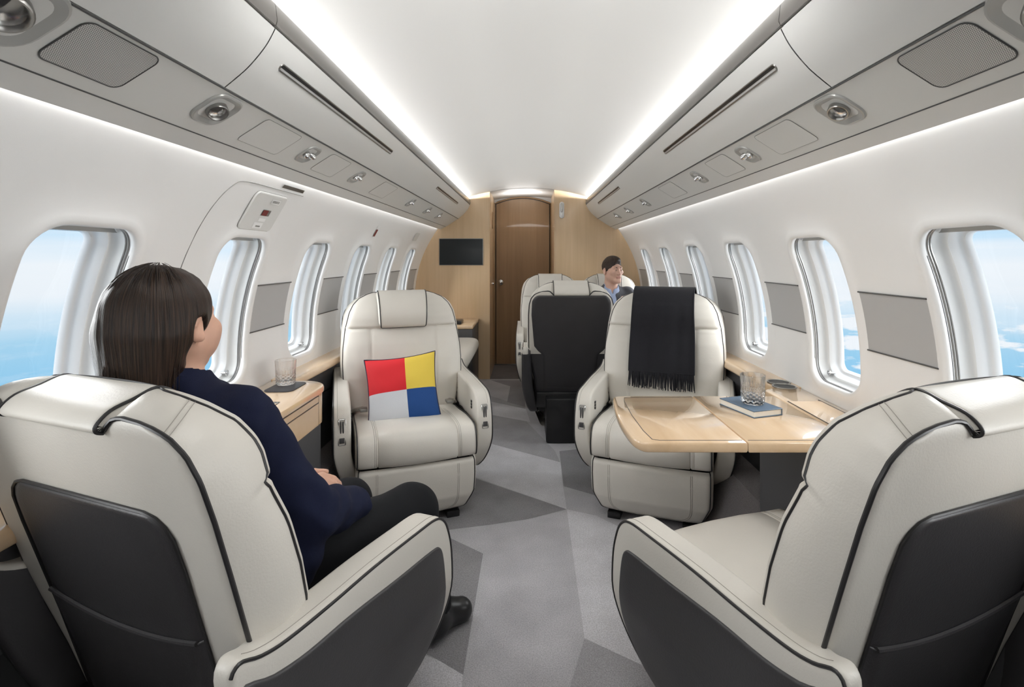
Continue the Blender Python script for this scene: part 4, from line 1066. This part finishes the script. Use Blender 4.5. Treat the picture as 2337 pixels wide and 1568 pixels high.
cb = MB().add(*rbox(-BW, BW, -BD, BD, 0, .003, .0008, 1)).add(*rbox(-BW, BW, -BD, BD, BH - .003, BH, .0008, 1)).add(*rbox(BW - .003, BW, -BD, BD, 0, BH, .001, 1)); cb.build('cover', M['book'], bk)
obj('pages', *rbox(-BW + .003, BW - .003, -BD + .003, BD - .003, .003, BH - .003, 0), M['page'], bk)
gc = at(1718, 920, bz + BH)
tumbler('empty cut glass tumbler standing on the blue book', (gc[0], gc[1], bz + BH))
gl = at(652, 876, ZT + .004)
tumbler('empty cut glass tumbler on the black tray of the left cabinet', (gl[0], gl[1], ZT + .0037))

# ================================================================== people
def head_prims(S, c, k=1.0, female=False, neck=None):
    """c: head centre; head faces -Y; k scale"""
    def q(x, y, z): return (c[0] + x * k, c[1] + y * k, c[2] + z * k)
    S.ell(q(0, .018, .030), (.073 * k, .092 * k, .083 * k), .01)
    S.ell(q(0, -.028, -.030), (.058 * k, .062 * k, .072 * k), .03 * k)
    for s in (-1, 1):
        S.cap(q(s * .052, .004, -.050), q(s * .018, -.062, -.092), .019 * k, .014 * k, .03 * k)
        S.ell(q(s * .044, -.060, -.016), (.022 * k, .02 * k, .018 * k), .02 * k)
        if female: S.ell(q(s * .042, -.050, -.042), (.024 * k, .032 * k, .036 * k), .03 * k)
    S.cap(q(-.010, -.070, -.092), q(.010, -.070, -.092), (.015 if female else .020) * k, None, .02 * k)
    S.cap(q(-.034, -.074 if female else -.076, .024), q(.034, -.074 if female else -.076, .024), (.008 if female else .010) * k, None, .02 * k)
    for s in (-1, 1): S.ell(q(s * .030, -.094, .004), (.017 * k, .012 * k, .011 * k), .010 * k, True)
    for s in (-1, 1): S.ell(q(s * .030, -.0755, .003), (.0125 * k, .0125 * k, .0115 * k), .003 * k)
    S.cap(q(0, -.084, .006), q(0, (-.098 if female else -.104), -.030), .0065 * k, (.0080 if female else .0095) * k, .012 * k)
    for s in (-1, 1): S.ell(q(s * .011, -.096, -.034), (.008 * k, .009 * k, .007 * k), .006 * k)
    S.cap(q(-.017, -.086, -.0555), q(.017, -.086, -.0555), .0058 * k, None, .006 * k); S.cap(q(-.014, -.085, -.0645), q(.014, -.085, -.0645), .0065 * k, None, .005 * k)
    for s in (-1, 1):
        S.ell(q(s * .078, .014, -.010), (.0075 * k, .019 * k, .031 * k), .006 * k, rot=Matrix.Rotation(s * .35, 3, 'Z') @ Matrix.Rotation(-.2, 3, 'X') if False else None)
        S.cap(q(s * .081, .010, .014), q(s * .083, .027, -.002), .0065 * k, .0062 * k, .004 * k)
        S.ell(q(s * .088, .008, -.004), (.0075 * k, .012 * k, .018 * k), .003 * k, True)
        S.ell(q(s * .082, .006, -.030), (.007 * k, .009 * k, .010 * k), .005 * k)
    if neck: S.cap(q(0, .022, -.055), neck, .050 * k, .054 * k, .03 * k)
def rotz(p, c, a):
    x, y = p[0] - c[0], p[1] - c[1]; return (c[0] + math.cos(a) * x - math.sin(a) * y, c[1] + math.sin(a) * x + math.cos(a) * y, p[2])
def hand(S, w, palm_dir, side, up, k=1.0, curl=.6):
    """w wrist point, palm_dir unit vector along the hand, side: thumb direction, up: back of the hand"""
    w = np.array(w, float); d = np.array(palm_dir, float); d /= np.linalg.norm(d); t = np.array(side, float); t -= d * t.dot(d); t /= np.linalg.norm(t); u = np.cross(d, t); u *= np.sign(u.dot(up)) or 1
    S.cap(w - d * .02, w + d * .02, .024 * k, .024 * k, .01)
    for a in (-.022, -.007, .008, .022): S.cap(w + d * .02 * k + t * a * .6 * k, w + d * .075 * k + t * a * k, .0135 * k, .0115 * k, .012)
    for a, L_, r in ((.026, .072, .0082), (.009, .080, .0085), (-.009, .075, .0082), (-.026, .060, .0072)):
        p = w + d * .078 * k + t * a * k; c1 = curl * .6; dd = d * math.cos(c1) - u * math.sin(c1)
        p1 = p + dd * L_ * .42 * k; c2 = curl * 1.3; dd = d * math.cos(c2) - u * math.sin(c2); p2 = p1 + dd * L_ * .33 * k
        c3 = curl * 1.8; dd = d * math.cos(c3) - u * math.sin(c3); p3 = p2 + dd * L_ * .25 * k
        S.cap(p, p1, r * k * 1.08, r * k, .004); S.cap(p1, p2, r * k, r * k * .92, .002); S.cap(p2, p3, r * k * .92, r * k * .8, .002)
    b = w + d * .025 * k + t * .022 * k; m = b + (d * .6 + t * .75 - u * .25) / 1 * .036 * k; e = m + (d * .95 + t * .2 - u * .3) * .030 * k
    S.cap(b, m, .0125 * k, .0105 * k, .008); S.cap(m, e, .0100 * k, .0085 * k, .003)
def figure(name, label, loc, deg, J, mats, female, gaze):
    """J: joints in the chair's frame (facing -Y)"""
    t = thing(name, label, 'person', (loc[0], loc[1], 0), math.radians(deg))
    hc = J['head']; k = J['hk']; nb = J['neck']
    SH, SHm = J['shoulder']; h = .0042
    # body: one continuous surface
    S = SDF((-.42, -.85, 0), (.42, .30, 1.27), h)
    ga = gaze
    # head modelled facing -Y in its own grid frame, turned by gaze: coordinates are rotated through the primitive list
    class RS:       # rotates primitives about the vertical axis through the head centre
        def __init__(s, S): s.S = S
        def cap(s, a, b, ra, rb=None, k=.015, sub=False): s.S.cap(rotz(a, hc, ga), rotz(b, hc, ga), ra, rb, k, sub); return s
        def ell(s, c, r, k=.015, sub=False, rot=None): s.S.ell(rotz(c, hc, ga), r, k, sub, rot=np.array(Matrix.Rotation(-ga, 3, 'Z'))); return s
    head_prims(RS(S), hc, k, female)
    base = rotz((hc[0], hc[1] + .022 * k, hc[2] - .055 * k), hc, ga)
    S.cap(base, nb, .047 * k if female else .054 * k, .052 * k if female else .062 * k, .03)
    S.cap((nb[0], nb[1], nb[2] - .04), (nb[0] * .6, nb[1] + .0, nb[2] - .17), .052, .095, .04)
    S.cap((J['ch'][0] - .06, J['ch'][1], J['ch'][2]), (J['ch'][0] + .06, J['ch'][1], J['ch'][2]), .095, None, .05)
    S.cap(J['ch'], J['pel'], .11, .115, .05)
    S.cap((J['pel'][0] - .07, J['pel'][1], J['pel'][2]), (J['pel'][0] + .07, J['pel'][1], J['pel'][2]), .095, None, .05)
    for s in (0, 1):
        S.cap((nb[0], nb[1], nb[2] - .075), (J['sh'][s][0], J['sh'][s][1], J['sh'][s][2] - .02), .040, .036, .02); S.cap((J['sh'][s][0], J['sh'][s][1], J['sh'][s][2] - .02), J['el'][s], .040, .034, .02); S.cap(J['el'][s], J['wr'][s], .036, .024, .01)
        S.cap(J['hip'][s], J['kn'][s], .072, .052, .03); S.cap(J['kn'][s], J['an'][s], .050, .036, .02)
        S.cap((J['an'][s][0], J['an'][s][1], J['an'][s][2] - .04), (J['toe'][s][0], J['toe'][s][1], .036), .028, .022, .02)
        hand(S, J['wr'][s], J['hd'][s], J['ht'][s], J['hu'][s], J['hk'] * 1.0, J.get('curl', .6))
    V, F = S.mesh(2); del S
    cen = V[F].mean(1); fm = np.zeros(len(F), int)
    a = -ga; loc_ = np.stack([(cen[:, 0] - hc[0]) * math.cos(a) - (cen[:, 1] - hc[1]) * math.sin(a), (cen[:, 0] - hc[0]) * math.sin(a) + (cen[:, 1] - hc[1]) * math.cos(a), cen[:, 2] - hc[2]], 1) / k
    lips = (np.abs(loc_[:, 0]) < .022) & (loc_[:, 1] < -.083) & (loc_[:, 2] < -.050) & (loc_[:, 2] > -.070) ; fm[lips] = 1
    body = sobj('body', V, F, [mats['skin'], M['lip']], t, fm)
    for s in (-1, 1):
        e = rotz((hc[0] + s * .030 * k, hc[1] - .0735 * k, hc[2] + .003 * k), hc, ga); v, f = lathe([(.0001, -.0125 * k)] + [(.0125 * k * math.sin(a_), -.0125 * k * math.cos(a_)) for a_ in [PI * q / 10 for q in range(1, 10)]] + [(.0001, .0125 * k)], 16)
        eo = obj('eye', [(e[0] + x * .80, e[1] + y, e[2] + z * .62) for x, y, z in v], f, M['eyew'], t)
        d_ = rotz((0, -1, 0), (0, 0), ga + .25 * (1 if not female else 0)); ic = Vector((e[0] + d_[0] * .0112 * k, e[1] + d_[1] * .0112 * k, e[2]))
        v, f = lathe([(.0055 * k, -.001), (.0045 * k, .002), (.0001, .003)], 14); q = Vector((0, 0, 1)).rotation_difference(Vector((d_[0], d_[1], 0)))
        obj('iris', [tuple(ic + q @ Vector(p)) for p in v], f, M['iris'], eo)
        br = [rotz((hc[0] + s * x * k, hc[1] + y * k, hc[2] + z * k), hc, ga) for x, y, z in ((.014, -.0860, .022), (.024, -.0855, .0255), (.034, -.0800, .0255), (.041, -.0720, .022))]
        obj('eyebrow', *tube(smooth_path(br, 3), [(.0022 if female else .0036) * k] * 4 + [(.0026 if female else .0038) * k] * 3 + [.0022 * k] * 3 , 6), mats['hair'], t)
    return t, hc, k, RS
# --- the woman (frame of the near left chair: forward is -Y, her right is -X)
WJ = dict(head=(.108, -.022, 1.050), hk=.98, neck=(.095, -.035, .905), shoulder=(0, 0), ch=(.07, -.035, .80), pel=(.015, -.03, .55),
          sh=[(-.085, -.035, .865), (.235, -.02, .865)], el=[(-.175, -.125, .640), (.235, -.13, .62)], wr=[(-.150, -.275, .582), (.065, -.310, .585)],
          hip=[(-.085, -.05, .505), (.095, -.05, .505)], kn=[(-.185, -.50, .480), (.02, -.475, .472)], an=[(-.168, -.655, .09), (.02, -.58, .09)], toe=[(-.204, -.752, .045), (.02, -.72, .045)],
          hd=[(.98, .05, -.08), (-.88, -.40, .06)], ht=[(-.2, -.9, .3), (.3, -.8, .4)], hu=[(0, -.25, 1), (0, -.25, 1)], curl=.85)
hairw = hair_mat('dark_brown_hair', (.010, .0054, .0036), (.060, .033, .020), .108, .01)
wt, hc, k, RS = figure('person', 'woman in a navy blazer with long brown hair, seated near left looking ahead', (-.679, 1.046), 159.1, WJ, dict(skin=M['skin_w'], hair=hairw), True, math.radians(12))
# hair
S = SDF((-.09, -.16, .84), (.30, .22, 1.22), .0032); R_ = RS(S)
def q_(x, y, z): return (hc[0] + x * k, hc[1] + y * k, hc[2] + z * k)
R_.ell(q_(0, .026, .032), (.087 * k, .106 * k, .092 * k), .01)
R_.ell(q_(0, .048, -.02), (.082 * k, .082 * k, .12 * k), .05)
S_prims = [((0, .086, -.02), (0, .088, -.160), .048, .034), ((.040, .078, -.02), (.042, .080, -.160), .045, .032), ((-.038, .074, -.02), (-.030, .084, -.155), .043, .030), ((.060, .05, -.02), (.062, .060, -.150), .034, .026)]
for a, b, ra, rb in S_prims: R_.cap(q_(*a), q_(*b), ra * k, rb * k, .03)
# face, cheeks and ears stay free; the sides sweep back over the top of the ear
R_.ell(q_(0, -.128, -.040), (.100 * k, .085 * k, .115 * k), .012, True)
for s in (-1, 1):
    R_.ell(q_(s * .100, -.022, -.082), (.054 * k, .068 * k, .076 * k), .008, True)
    R_.ell(q_(s * .100, .010, -.014), (.030 * k, .026 * k, .034 * k), .006, True)
    R_.ell(q_(s * .085, -.070, -.040), (.045 * k, .050 * k, .060 * k), .010, True)
R_.ell(q_(0, -.01, -.13), (.062 * k, .072 * k, .075 * k), .01, True)
S.wrinkle(.0011, (150, 130, 8), 1.0)
V, F = S.mesh(1); hair = sobj('hair', V, F, [hairw], wt)
# loose strands following the back of the hair
st = MB(); random.seed(3)
for i in range(150):
    a = random.uniform(-1.35, 1.35); r0 = random.uniform(.2, .6); dr = random.uniform(.001, .004)
    P = []
    ph = random.uniform(.12, .5)
    for q in range(9):
        g = q / 8; el = PI / 2 - ph - g * (PI / 2 + .1)
        if el > -.05:
            x = (.086 + dr) * math.cos(el) * math.sin(a); y = .026 + (.105 + dr) * math.cos(el) * math.cos(a); z = .036 + (.094 + dr) * math.sin(el)
        P.append(q_(x, y, z)) if el > 0 else None
    xa, ya = (.083 + dr) * math.sin(a), .040 + (.096 + dr) * math.cos(a)
    for g in (.25, .5, .75, 1.0): P.append(q_(xa * (1 - .10 * g), ya * (1 - .06 * g), .03 - g * random.uniform(.20, .215)))
    P = [rotz(p, hc, math.radians(12)) for p in P]
    st.add(*tube(smooth_path(P, 3), .00055, 3))
st.build('hair_strands', hairw, hair)
# blazer
S = SDF((-.30, -.42, .40), (.36, .20, .97), .0045)
nb = WJ['neck']
S.cap((nb[0], nb[1] + .016, .925), (nb[0], nb[1] + .005, .86), .066, .095, .03)
S.cap((nb[0] - .135, -.028, .866), (nb[0] + .125, -.018, .866), .056, None, .05)
S.ell((.075, -.03, .79), (.175, .112, .13), .05); S.ell((.045, -.03, .65), (.155, .110, .15), .06); S.ell((.015, -.03, .54), (.19, .135, .105), .05)
for s, (a, b, c) in enumerate(zip(WJ['sh'], WJ['el'], WJ['wr'])):
    sx = -1 if s == 0 else 1
    a2 = (a[0] + sx * .012, a[1], a[2] - .008)
    S.cap(a2, b, .058, .056, .03); S.cap(b, tuple(Vector(c) + (Vector(c) - Vector(b)).normalized() * .03), .058, .043, .03); S.cap(a2, a2, .062, None, .02)
S.cap((-.12, -.10, .55), (-.05, -.20, .56), .085, .06, .04); S.cap((.12, -.10, .55), (.06, -.20, .55), .085, .06, .04)
S.wrinkle(.0048, (22, 30, 36), 2.0); S.wrinkle(.0016, (60, 50, 70), .5)
# neckline opening and open cuffs
S.cap((nb[0], nb[1] + .004, .89), (nb[0] + .004, nb[1] - .01, 1.05), .050, .070, .004, True); S.cap((nb[0], nb[1] - .05, .93), (nb[0], nb[1] - .13, .80), .045, .01, .006, True)
for b, c in zip(WJ['el'], WJ['wr']):
    d_ = Vector(c) - Vector(b); d_.normalize(); p = Vector(c) + d_ * .022; q2 = p + d_ * .056; S.cap(tuple(q2), tuple(q2 + d_ * .09), .056, .056, .002, True); S.cap(tuple(p - d_ * .02), tuple(p + d_ * .02), .032, .034, .002, True)
S.cut((0, .108, .80), (0, .98, -.2))
V, F = S.mesh(1); bz_ = sobj('blazer', V, F, [M['navy']], wt)
# collar roll
cl = [(nb[0] + .062 * math.cos(a), nb[1] + .010 + .058 * math.sin(a), .935 + .018 * math.sin(a)) for a in [math.radians(x) for x in range(-40, 225, 12)]]
obj('collar', *tube(smooth_path(cl, 3), .0085, 8), M['navy'], bz_)
S = SDF((-.32, -.66, .05), (.26, .16, .70), .0055)
S.ell((.01, -.03, .515), (.185, .125, .090), .03)
for s in (0, 1):
    S.cap(WJ['hip'][s], WJ['kn'][s], .088, .067, .03); S.cap(WJ['kn'][s], WJ['an'][s], .066, .056, .02)
S.wrinkle(.003, (26, 22, 26), 1.3)
for s in (0, 1):
    a = WJ['an'][s]; S.cap((a[0], a[1], a[2] - .055), (a[0], a[1], -.15), .09, .09, 0, True)
V, F = S.mesh(1); sobj('trousers', V, F, [M['trouser']], wt)
for s in (0, 1):
    a, b = WJ['an'][s], WJ['toe'][s]; S = SDF((a[0] - .09, b[1] - .09, -.01), (a[0] + .09, a[1] + .09, .17), .004)
    S.cap((a[0], a[1] + .01, .048), (a[0], a[1] - .05, .052), .042, .042, .02); S.cap((a[0], a[1] - .05, .048), (b[0], b[1], .038), .042, .038, .02); S.cap((a[0], a[1], .06), (a[0], a[1], .10), .044, .042, .02)
    S.cut((0, 0, .004), (0, 0, -1)); S.cut((0, 0, .125), (0, 0, 1)); V, F = S.mesh(1); sobj('shoe', V, F, [M['shoe']], wt)
# --- the man (frame of the far right chair)
MJ = dict(head=(.0, -.055, 1.082), hk=.97, neck=(-.012, -.03, .925), shoulder=(0, 0), ch=(-.01, -.02, .82), pel=(0, -.03, .56),
          sh=[(-.135, -.02, .880), (.135, -.02, .880)], el=[(-.19, -.10, .66), (.19, -.10, .66)], wr=[(-.09, -.29, .60), (.09, -.29, .60)],
          hip=[(-.085, -.05, .53), (.085, -.05, .53)], kn=[(-.11, -.47, .535), (.11, -.47, .535)], an=[(-.11, -.51, .09), (.11, -.51, .09)], toe=[(-.11, -.66, .045), (.11, -.66, .045)],
          hd=[(.75, -.5, -.1), (-.75, -.5, -.1)], ht=[(.2, -.8, .4), (-.2, -.8, .4)], hu=[(0, -.2, 1), (0, -.2, 1)], curl=.6)
hairm = hair_mat('short_dark_hair', (.016, .009, .006), (.075, .042, .027), 0, -.05, 60)
mt_, hc, k, RS = figure('person', 'man in a grey suit and pale blue shirt looking out to the window side', (.722, 4.42), 0, MJ, dict(skin=M['skin_m'], hair=hairm), False, math.radians(27))
S = SDF((-.14, -.20, .95), (.14, .12, 1.24), .0032); R_ = RS(S)
R_.ell(q_(0, .020, .033), (.0775 * k, .096 * k, .088 * k), .01)
R_.ell(q_(0, -.015, .088), (.050 * k, .070 * k, .036 * k), .03)
R_.ell(q_(0, -.138, .010), (.088 * k, .078 * k, .096 * k), .008, True); R_.ell(q_(0, -.045, -.100), (.12 * k, .095 * k, .095 * k), .008, True)
R_.ell(q_(0, .05, -.125), (.12 * k, .10 * k, .075 * k), .01, True)
for s in (-1, 1): R_.ell(q_(s * .088, .008, -.012), (.018 * k, .024 * k, .032 * k), .004, True)
S.wrinkle(.0013, (260, 230, 160), 1.0)
V, F = S.mesh(1); sobj('hair', V, F, [hairm], mt_)
S = SDF((-.30, -.40, .40), (.30, .17, 1.0), .0048); nb = MJ['neck']
S.cap((nb[0], nb[1] + .01, .935), (nb[0], nb[1], .87), .066, .10, .03)
S.cap((-.128, -.02, .876), (.108, -.02, .876), .056, None, .05)
S.ell((-.005, -.02, .79), (.165, .112, .13), .05); S.ell((0, -.025, .65), (.15, .11, .15), .06); S.ell((0, -.03, .54), (.17, .125, .10), .05)
for s, (a, b, c) in enumerate(zip(MJ['sh'], MJ['el'], MJ['wr'])):
    S.cap(a, b, .060, .052, .03); S.cap(b, c, .052, .040, .02)
S.wrinkle(.0025, (24, 30, 34), 1.0)
S.cap((nb[0], nb[1] - .035, .98), (nb[0], nb[1] - .14, .62), .052, .012, .006, True)
S.cap((nb[0], nb[1] + .004, .91), (nb[0], nb[1], 1.05), .053, .066, .004, True)
for b, c in zip(MJ['el'], MJ['wr']):
    d_ = Vector(c) - Vector(b); d_.normalize(); p = Vector(c) - d_ * .005; S.cap(tuple(p), tuple(p + d_ * .09), .055, .055, .002, True)
V, F = S.mesh(1); jk = sobj('jacket', V, F, [M['suit']], mt_)
lap = MB()
for s in (-1, 1):
    P = [(nb[0] + s * .060, nb[1] - .02, .935), (nb[0] + s * .062, nb[1] - .06, .895), (nb[0] + s * .050, nb[1] - .098, .83), (nb[0] + s * .025, nb[1] - .115, .74), (nb[0] + s * .008, nb[1] - .118, .66)]
    lap.add(*tube(smooth_path(P, 4), [.008 + .008 * math.sin(PI * q / 16) for q in range(17)], 8))
lap.build('lapel', M['suit'], jk)
S = SDF((-.14, -.19, .56), (.12, .07, .99), .004)
S.cap((nb[0], nb[1] + .002, .955), (nb[0], nb[1] - .01, .90), .059, .080, .02); S.ell((nb[0], nb[1] - .025, .79), (.09, .090, .15), .04)
S.cap((nb[0], nb[1] - .02, .93), (nb[0], nb[1] - .075, .99), .050, .050, .004, True); S.cap((nb[0], nb[1], .94), (nb[0], nb[1], 1.05), .052, .058, .003, True); S.cap((nb[0], nb[1] - .06, .98), (nb[0], nb[1] - .095, .89), .028, .006, .004, True)
V, F = S.mesh(1); sobj('shirt', V, F, [M['shirt']], mt_)
S = SDF((-.26, -.62, .05), (.26, .14, .70), .007)
S.ell((0, -.03, .53), (.17, .12, .095), .03)
for s in (0, 1): S.cap(MJ['hip'][s], MJ['kn'][s], .086, .068, .03); S.cap(MJ['kn'][s], MJ['an'][s], .066, .056, .02)
for s in (0, 1):
    a = MJ['an'][s]; S.cap((a[0], a[1], a[2] + .01), (a[0], a[1], -.1), .09, .09, 0, True)
V, F = S.mesh(1); sobj('trousers', V, F, [M['suit']], mt_)
for s in (0, 1):
    a, b = MJ['an'][s], MJ['toe'][s]; S = SDF((a[0] - .09, b[1] - .09, -.01), (a[0] + .09, a[1] + .09, .17), .006)
    S.cap((a[0], a[1] + .01, .048), (a[0], a[1] - .05, .052), .044, .044, .02); S.cap((a[0], a[1] - .05, .048), (b[0], b[1], .038), .044, .040, .02); S.cap((a[0], a[1], .06), (a[0], a[1], .10), .046, .044, .02)
    S.cut((0, 0, .004), (0, 0, -1)); S.cut((0, 0, .125), (0, 0, 1)); V, F = S.mesh(1); sobj('shoe', V, F, [M['shoe']], mt_)

# ================================================================== light, sky, camera
def area(name, loc, rot, sx, sy, W, col=(1, 1, 1)):
    l = bpy.data.lights.new(name, 'AREA'); l.shape = 'RECTANGLE'; l.size = sx; l.size_y = sy; l.energy = W; l.color = col
    o = bpy.data.objects.new(name, l); C.objects.link(o); o.location = loc; o.rotation_euler = rot; return o
LL = YB - YR - .1; YM = (YB + YR) / 2
for s in (-1, 1):
    # lamp behind the dark strip, washing the ceiling; local -Z is the emission direction
    area('cove_lamp', (s * .640, 2.72, 1.757), (0, math.radians(s * 98), 0), .013, 4.5, 47, (1, .995, .98))
    area('wall_wash_lamp', (s * .856, YM, 1.4885), (0, math.radians(-s * 48), 0), .008, LL, 2.9, (1, .99, .97))
area('facing_chair_fill', (0, 1.02, 1.850), (math.radians(38), 0, 0), .9, .10, 8.5, (1, .99, .97))  # added fill aimed at the facing chairs, not a cabin fitting
area('overhead_fill', (0, -.45, 1.84), (0, 0, 0), .9, 1.5, 2.5, (1, .99, .97))  # unseen overhead fill added behind the camera
area('vestibule_fill', (-.058, 5.36, 1.852), (0, 0, 0), .34, .22, .8, (1, .98, .95))  # added fill to brighten the vestibule and its door
area('vestibule_up_fill', (-.058, 5.30, 1.72), (PI, 0, 0), .3, .2, 1.6, (1, .98, .96))  # added upward fill, unseen from below, whitens the vestibule ceiling
area('rear_fill', (0, -1.30, 1.45), (math.radians(72), 0, 0), 1.3, .5, 1.2, (1, .99, .97))  # unseen fill added by the rear wall, shining forward
for s in (-1, 1):       # bright, very soft daylight from both sides, through the windows only
    l = bpy.data.lights.new('daylight', 'SUN'); l.energy = 16; l.angle = math.radians(95); l.color = (1, .99, .97)
    o = bpy.data.objects.new('daylight', l); C.objects.link(o); o.location = (s * 6, 2, 4)
    o.rotation_euler = Vector((s * .92, -.12, .34)).to_track_quat('Z', 'Y').to_euler()
w = bpy.data.worlds.new('sky'); bpy.context.scene.world = w; w.use_nodes = True; nt = w.node_tree; N = nt.nodes; L = nt.links
bg = N['Background']; tc = N.new('ShaderNodeTexCoord'); sp = N.new('ShaderNodeSeparateXYZ'); L.new(tc.outputs['Generated'], sp.inputs[0])
def mth(op, a, b=0, c=0):
    n = N.new('ShaderNodeMath'); n.operation = op
    for i, q in enumerate((a, b, c)):
        if isinstance(q, (int, float)): n.inputs[i].default_value = q
        else: L.new(q, n.inputs[i])
    return n.outputs[0]
mr = N.new('ShaderNodeMapRange'); mr.inputs['From Min'].default_value = -.30; mr.inputs['From Max'].default_value = .20; L.new(sp.outputs['Z'], mr.inputs['Value'])
rp = N.new('ShaderNodeValToRGB'); L.new(mr.outputs[0], rp.inputs['Fac']); e = rp.color_ramp.elements
e[0].position = 0; e[0].color = (.20, .53, .82, 1); e[1].position = 1; e[1].color = (.42, .66, .92, 1)
for p, c in ((.26, (.30, .62, .87)), (.36, (.40, .68, .88)), (.42, (.62, .80, .93)), (.50, (.86, .92, .97)), (.58, (.90, .95, .99)), (.66, (.60, .82, .99))):
    q = e.new(p); q.color = (*c, 1)
# clouds: a layer below the aircraft and thin bands near the horizon
zz = mth('MAXIMUM', mth('ABSOLUTE', mth('SUBTRACT', sp.outputs['Z'], .03)), .035)
cb = N.new('ShaderNodeCombineXYZ'); L.new(mth('MULTIPLY', sp.outputs['Y'], 8), cb.inputs[0]); L.new(mth('MULTIPLY', sp.outputs['Z'], 21), cb.inputs[1]); L.new(mth('MULTIPLY', sp.outputs['X'], 3), cb.inputs[2])
n1 = N.new('ShaderNodeTexNoise'); n1.inputs['Scale'].default_value = 2.3; n1.inputs['Detail'].default_value = 7; n1.inputs['Roughness'].default_value = .55; L.new(cb.outputs[0], n1.inputs['Vector'])
m1 = N.new('ShaderNodeMapRange'); m1.inputs['From Min'].default_value = .50; m1.inputs['From Max'].default_value = .57; L.new(n1.outputs['Fac'], m1.inputs['Value'])
rightside = N.new('ShaderNodeMapRange'); rightside.inputs['From Min'].default_value = -.2; rightside.inputs['From Max'].default_value = .3; rightside.inputs['To Min'].default_value = .12; L.new(sp.outputs['X'], rightside.inputs['Value'])
below = N.new('ShaderNodeMapRange'); below.inputs['From Min'].default_value = -.01; below.inputs['From Max'].default_value = -.07; L.new(sp.outputs['Z'], below.inputs['Value'])
fac = mth('MULTIPLY', mth('MULTIPLY', m1.outputs[0], rightside.outputs[0]), below.outputs[0])
mx = N.new('ShaderNodeMix'); mx.data_type = 'RGBA'; L.new(fac, mx.inputs['Factor']); L.new(rp.outputs[0], mx.inputs[6]); mx.inputs[7].default_value = (.90, .94, .98, 1)
# thin streaks above the horizon
cb2 = N.new('ShaderNodeCombineXYZ'); L.new(mth('MULTIPLY', sp.outputs['Y'], 2.2), cb2.inputs[0]); L.new(mth('MULTIPLY', sp.outputs['Z'], 22), cb2.inputs[1]); L.new(sp.outputs['X'], cb2.inputs[2])
n2 = N.new('ShaderNodeTexNoise'); n2.inputs['Scale'].default_value = 1.3; n2.inputs['Detail'].default_value = 5; L.new(cb2.outputs[0], n2.inputs['Vector'])
m2 = N.new('ShaderNodeMapRange'); m2.inputs['From Min'].default_value = .45; m2.inputs['From Max'].default_value = .75; m2.inputs['To Max'].default_value = .7; L.new(n2.outputs['Fac'], m2.inputs['Value'])
ab = N.new('ShaderNodeMapRange'); ab.inputs['From Min'].default_value = -.14; ab.inputs['From Max'].default_value = -.04; L.new(sp.outputs['Z'], ab.inputs['Value'])
mx2 = N.new('ShaderNodeMix'); mx2.data_type = 'RGBA'; L.new(mth('MULTIPLY', m2.outputs[0], ab.outputs[0]), mx2.inputs['Factor']); L.new(mx.outputs[2], mx2.inputs[6]); mx2.inputs[7].default_value = (.93, .96, .99, 1)
L.new(mx2.outputs[2], bg.inputs['Color']); bg.inputs['Strength'].default_value = .80
sc = bpy.context.scene
cam = bpy.data.cameras.new('camera'); co = bpy.data.objects.new('camera', cam); C.objects.link(co)
cam.sensor_width = 36; cam.lens = 18; co.location = (0, 0, EYE); co.rotation_euler = (PI / 2, 0, 0)
cam.shift_x = -(1205 - 1168.5) / 2337; cam.shift_y = -(784 - 588) / 2337; cam.clip_start = .02
sc.camera = co
sc.view_settings.view_transform = 'Standard'; sc.view_settings.exposure = .34
sc.cycles.max_bounces = 10; sc.cycles.diffuse_bounces = 6; sc.cycles.transmission_bounces = 10; sc.cycles.transparent_max_bounces = 16
sc.cycles.caustics_reflective = False; sc.cycles.caustics_refractive = False; sc.cycles.sample_clamp_indirect = 6
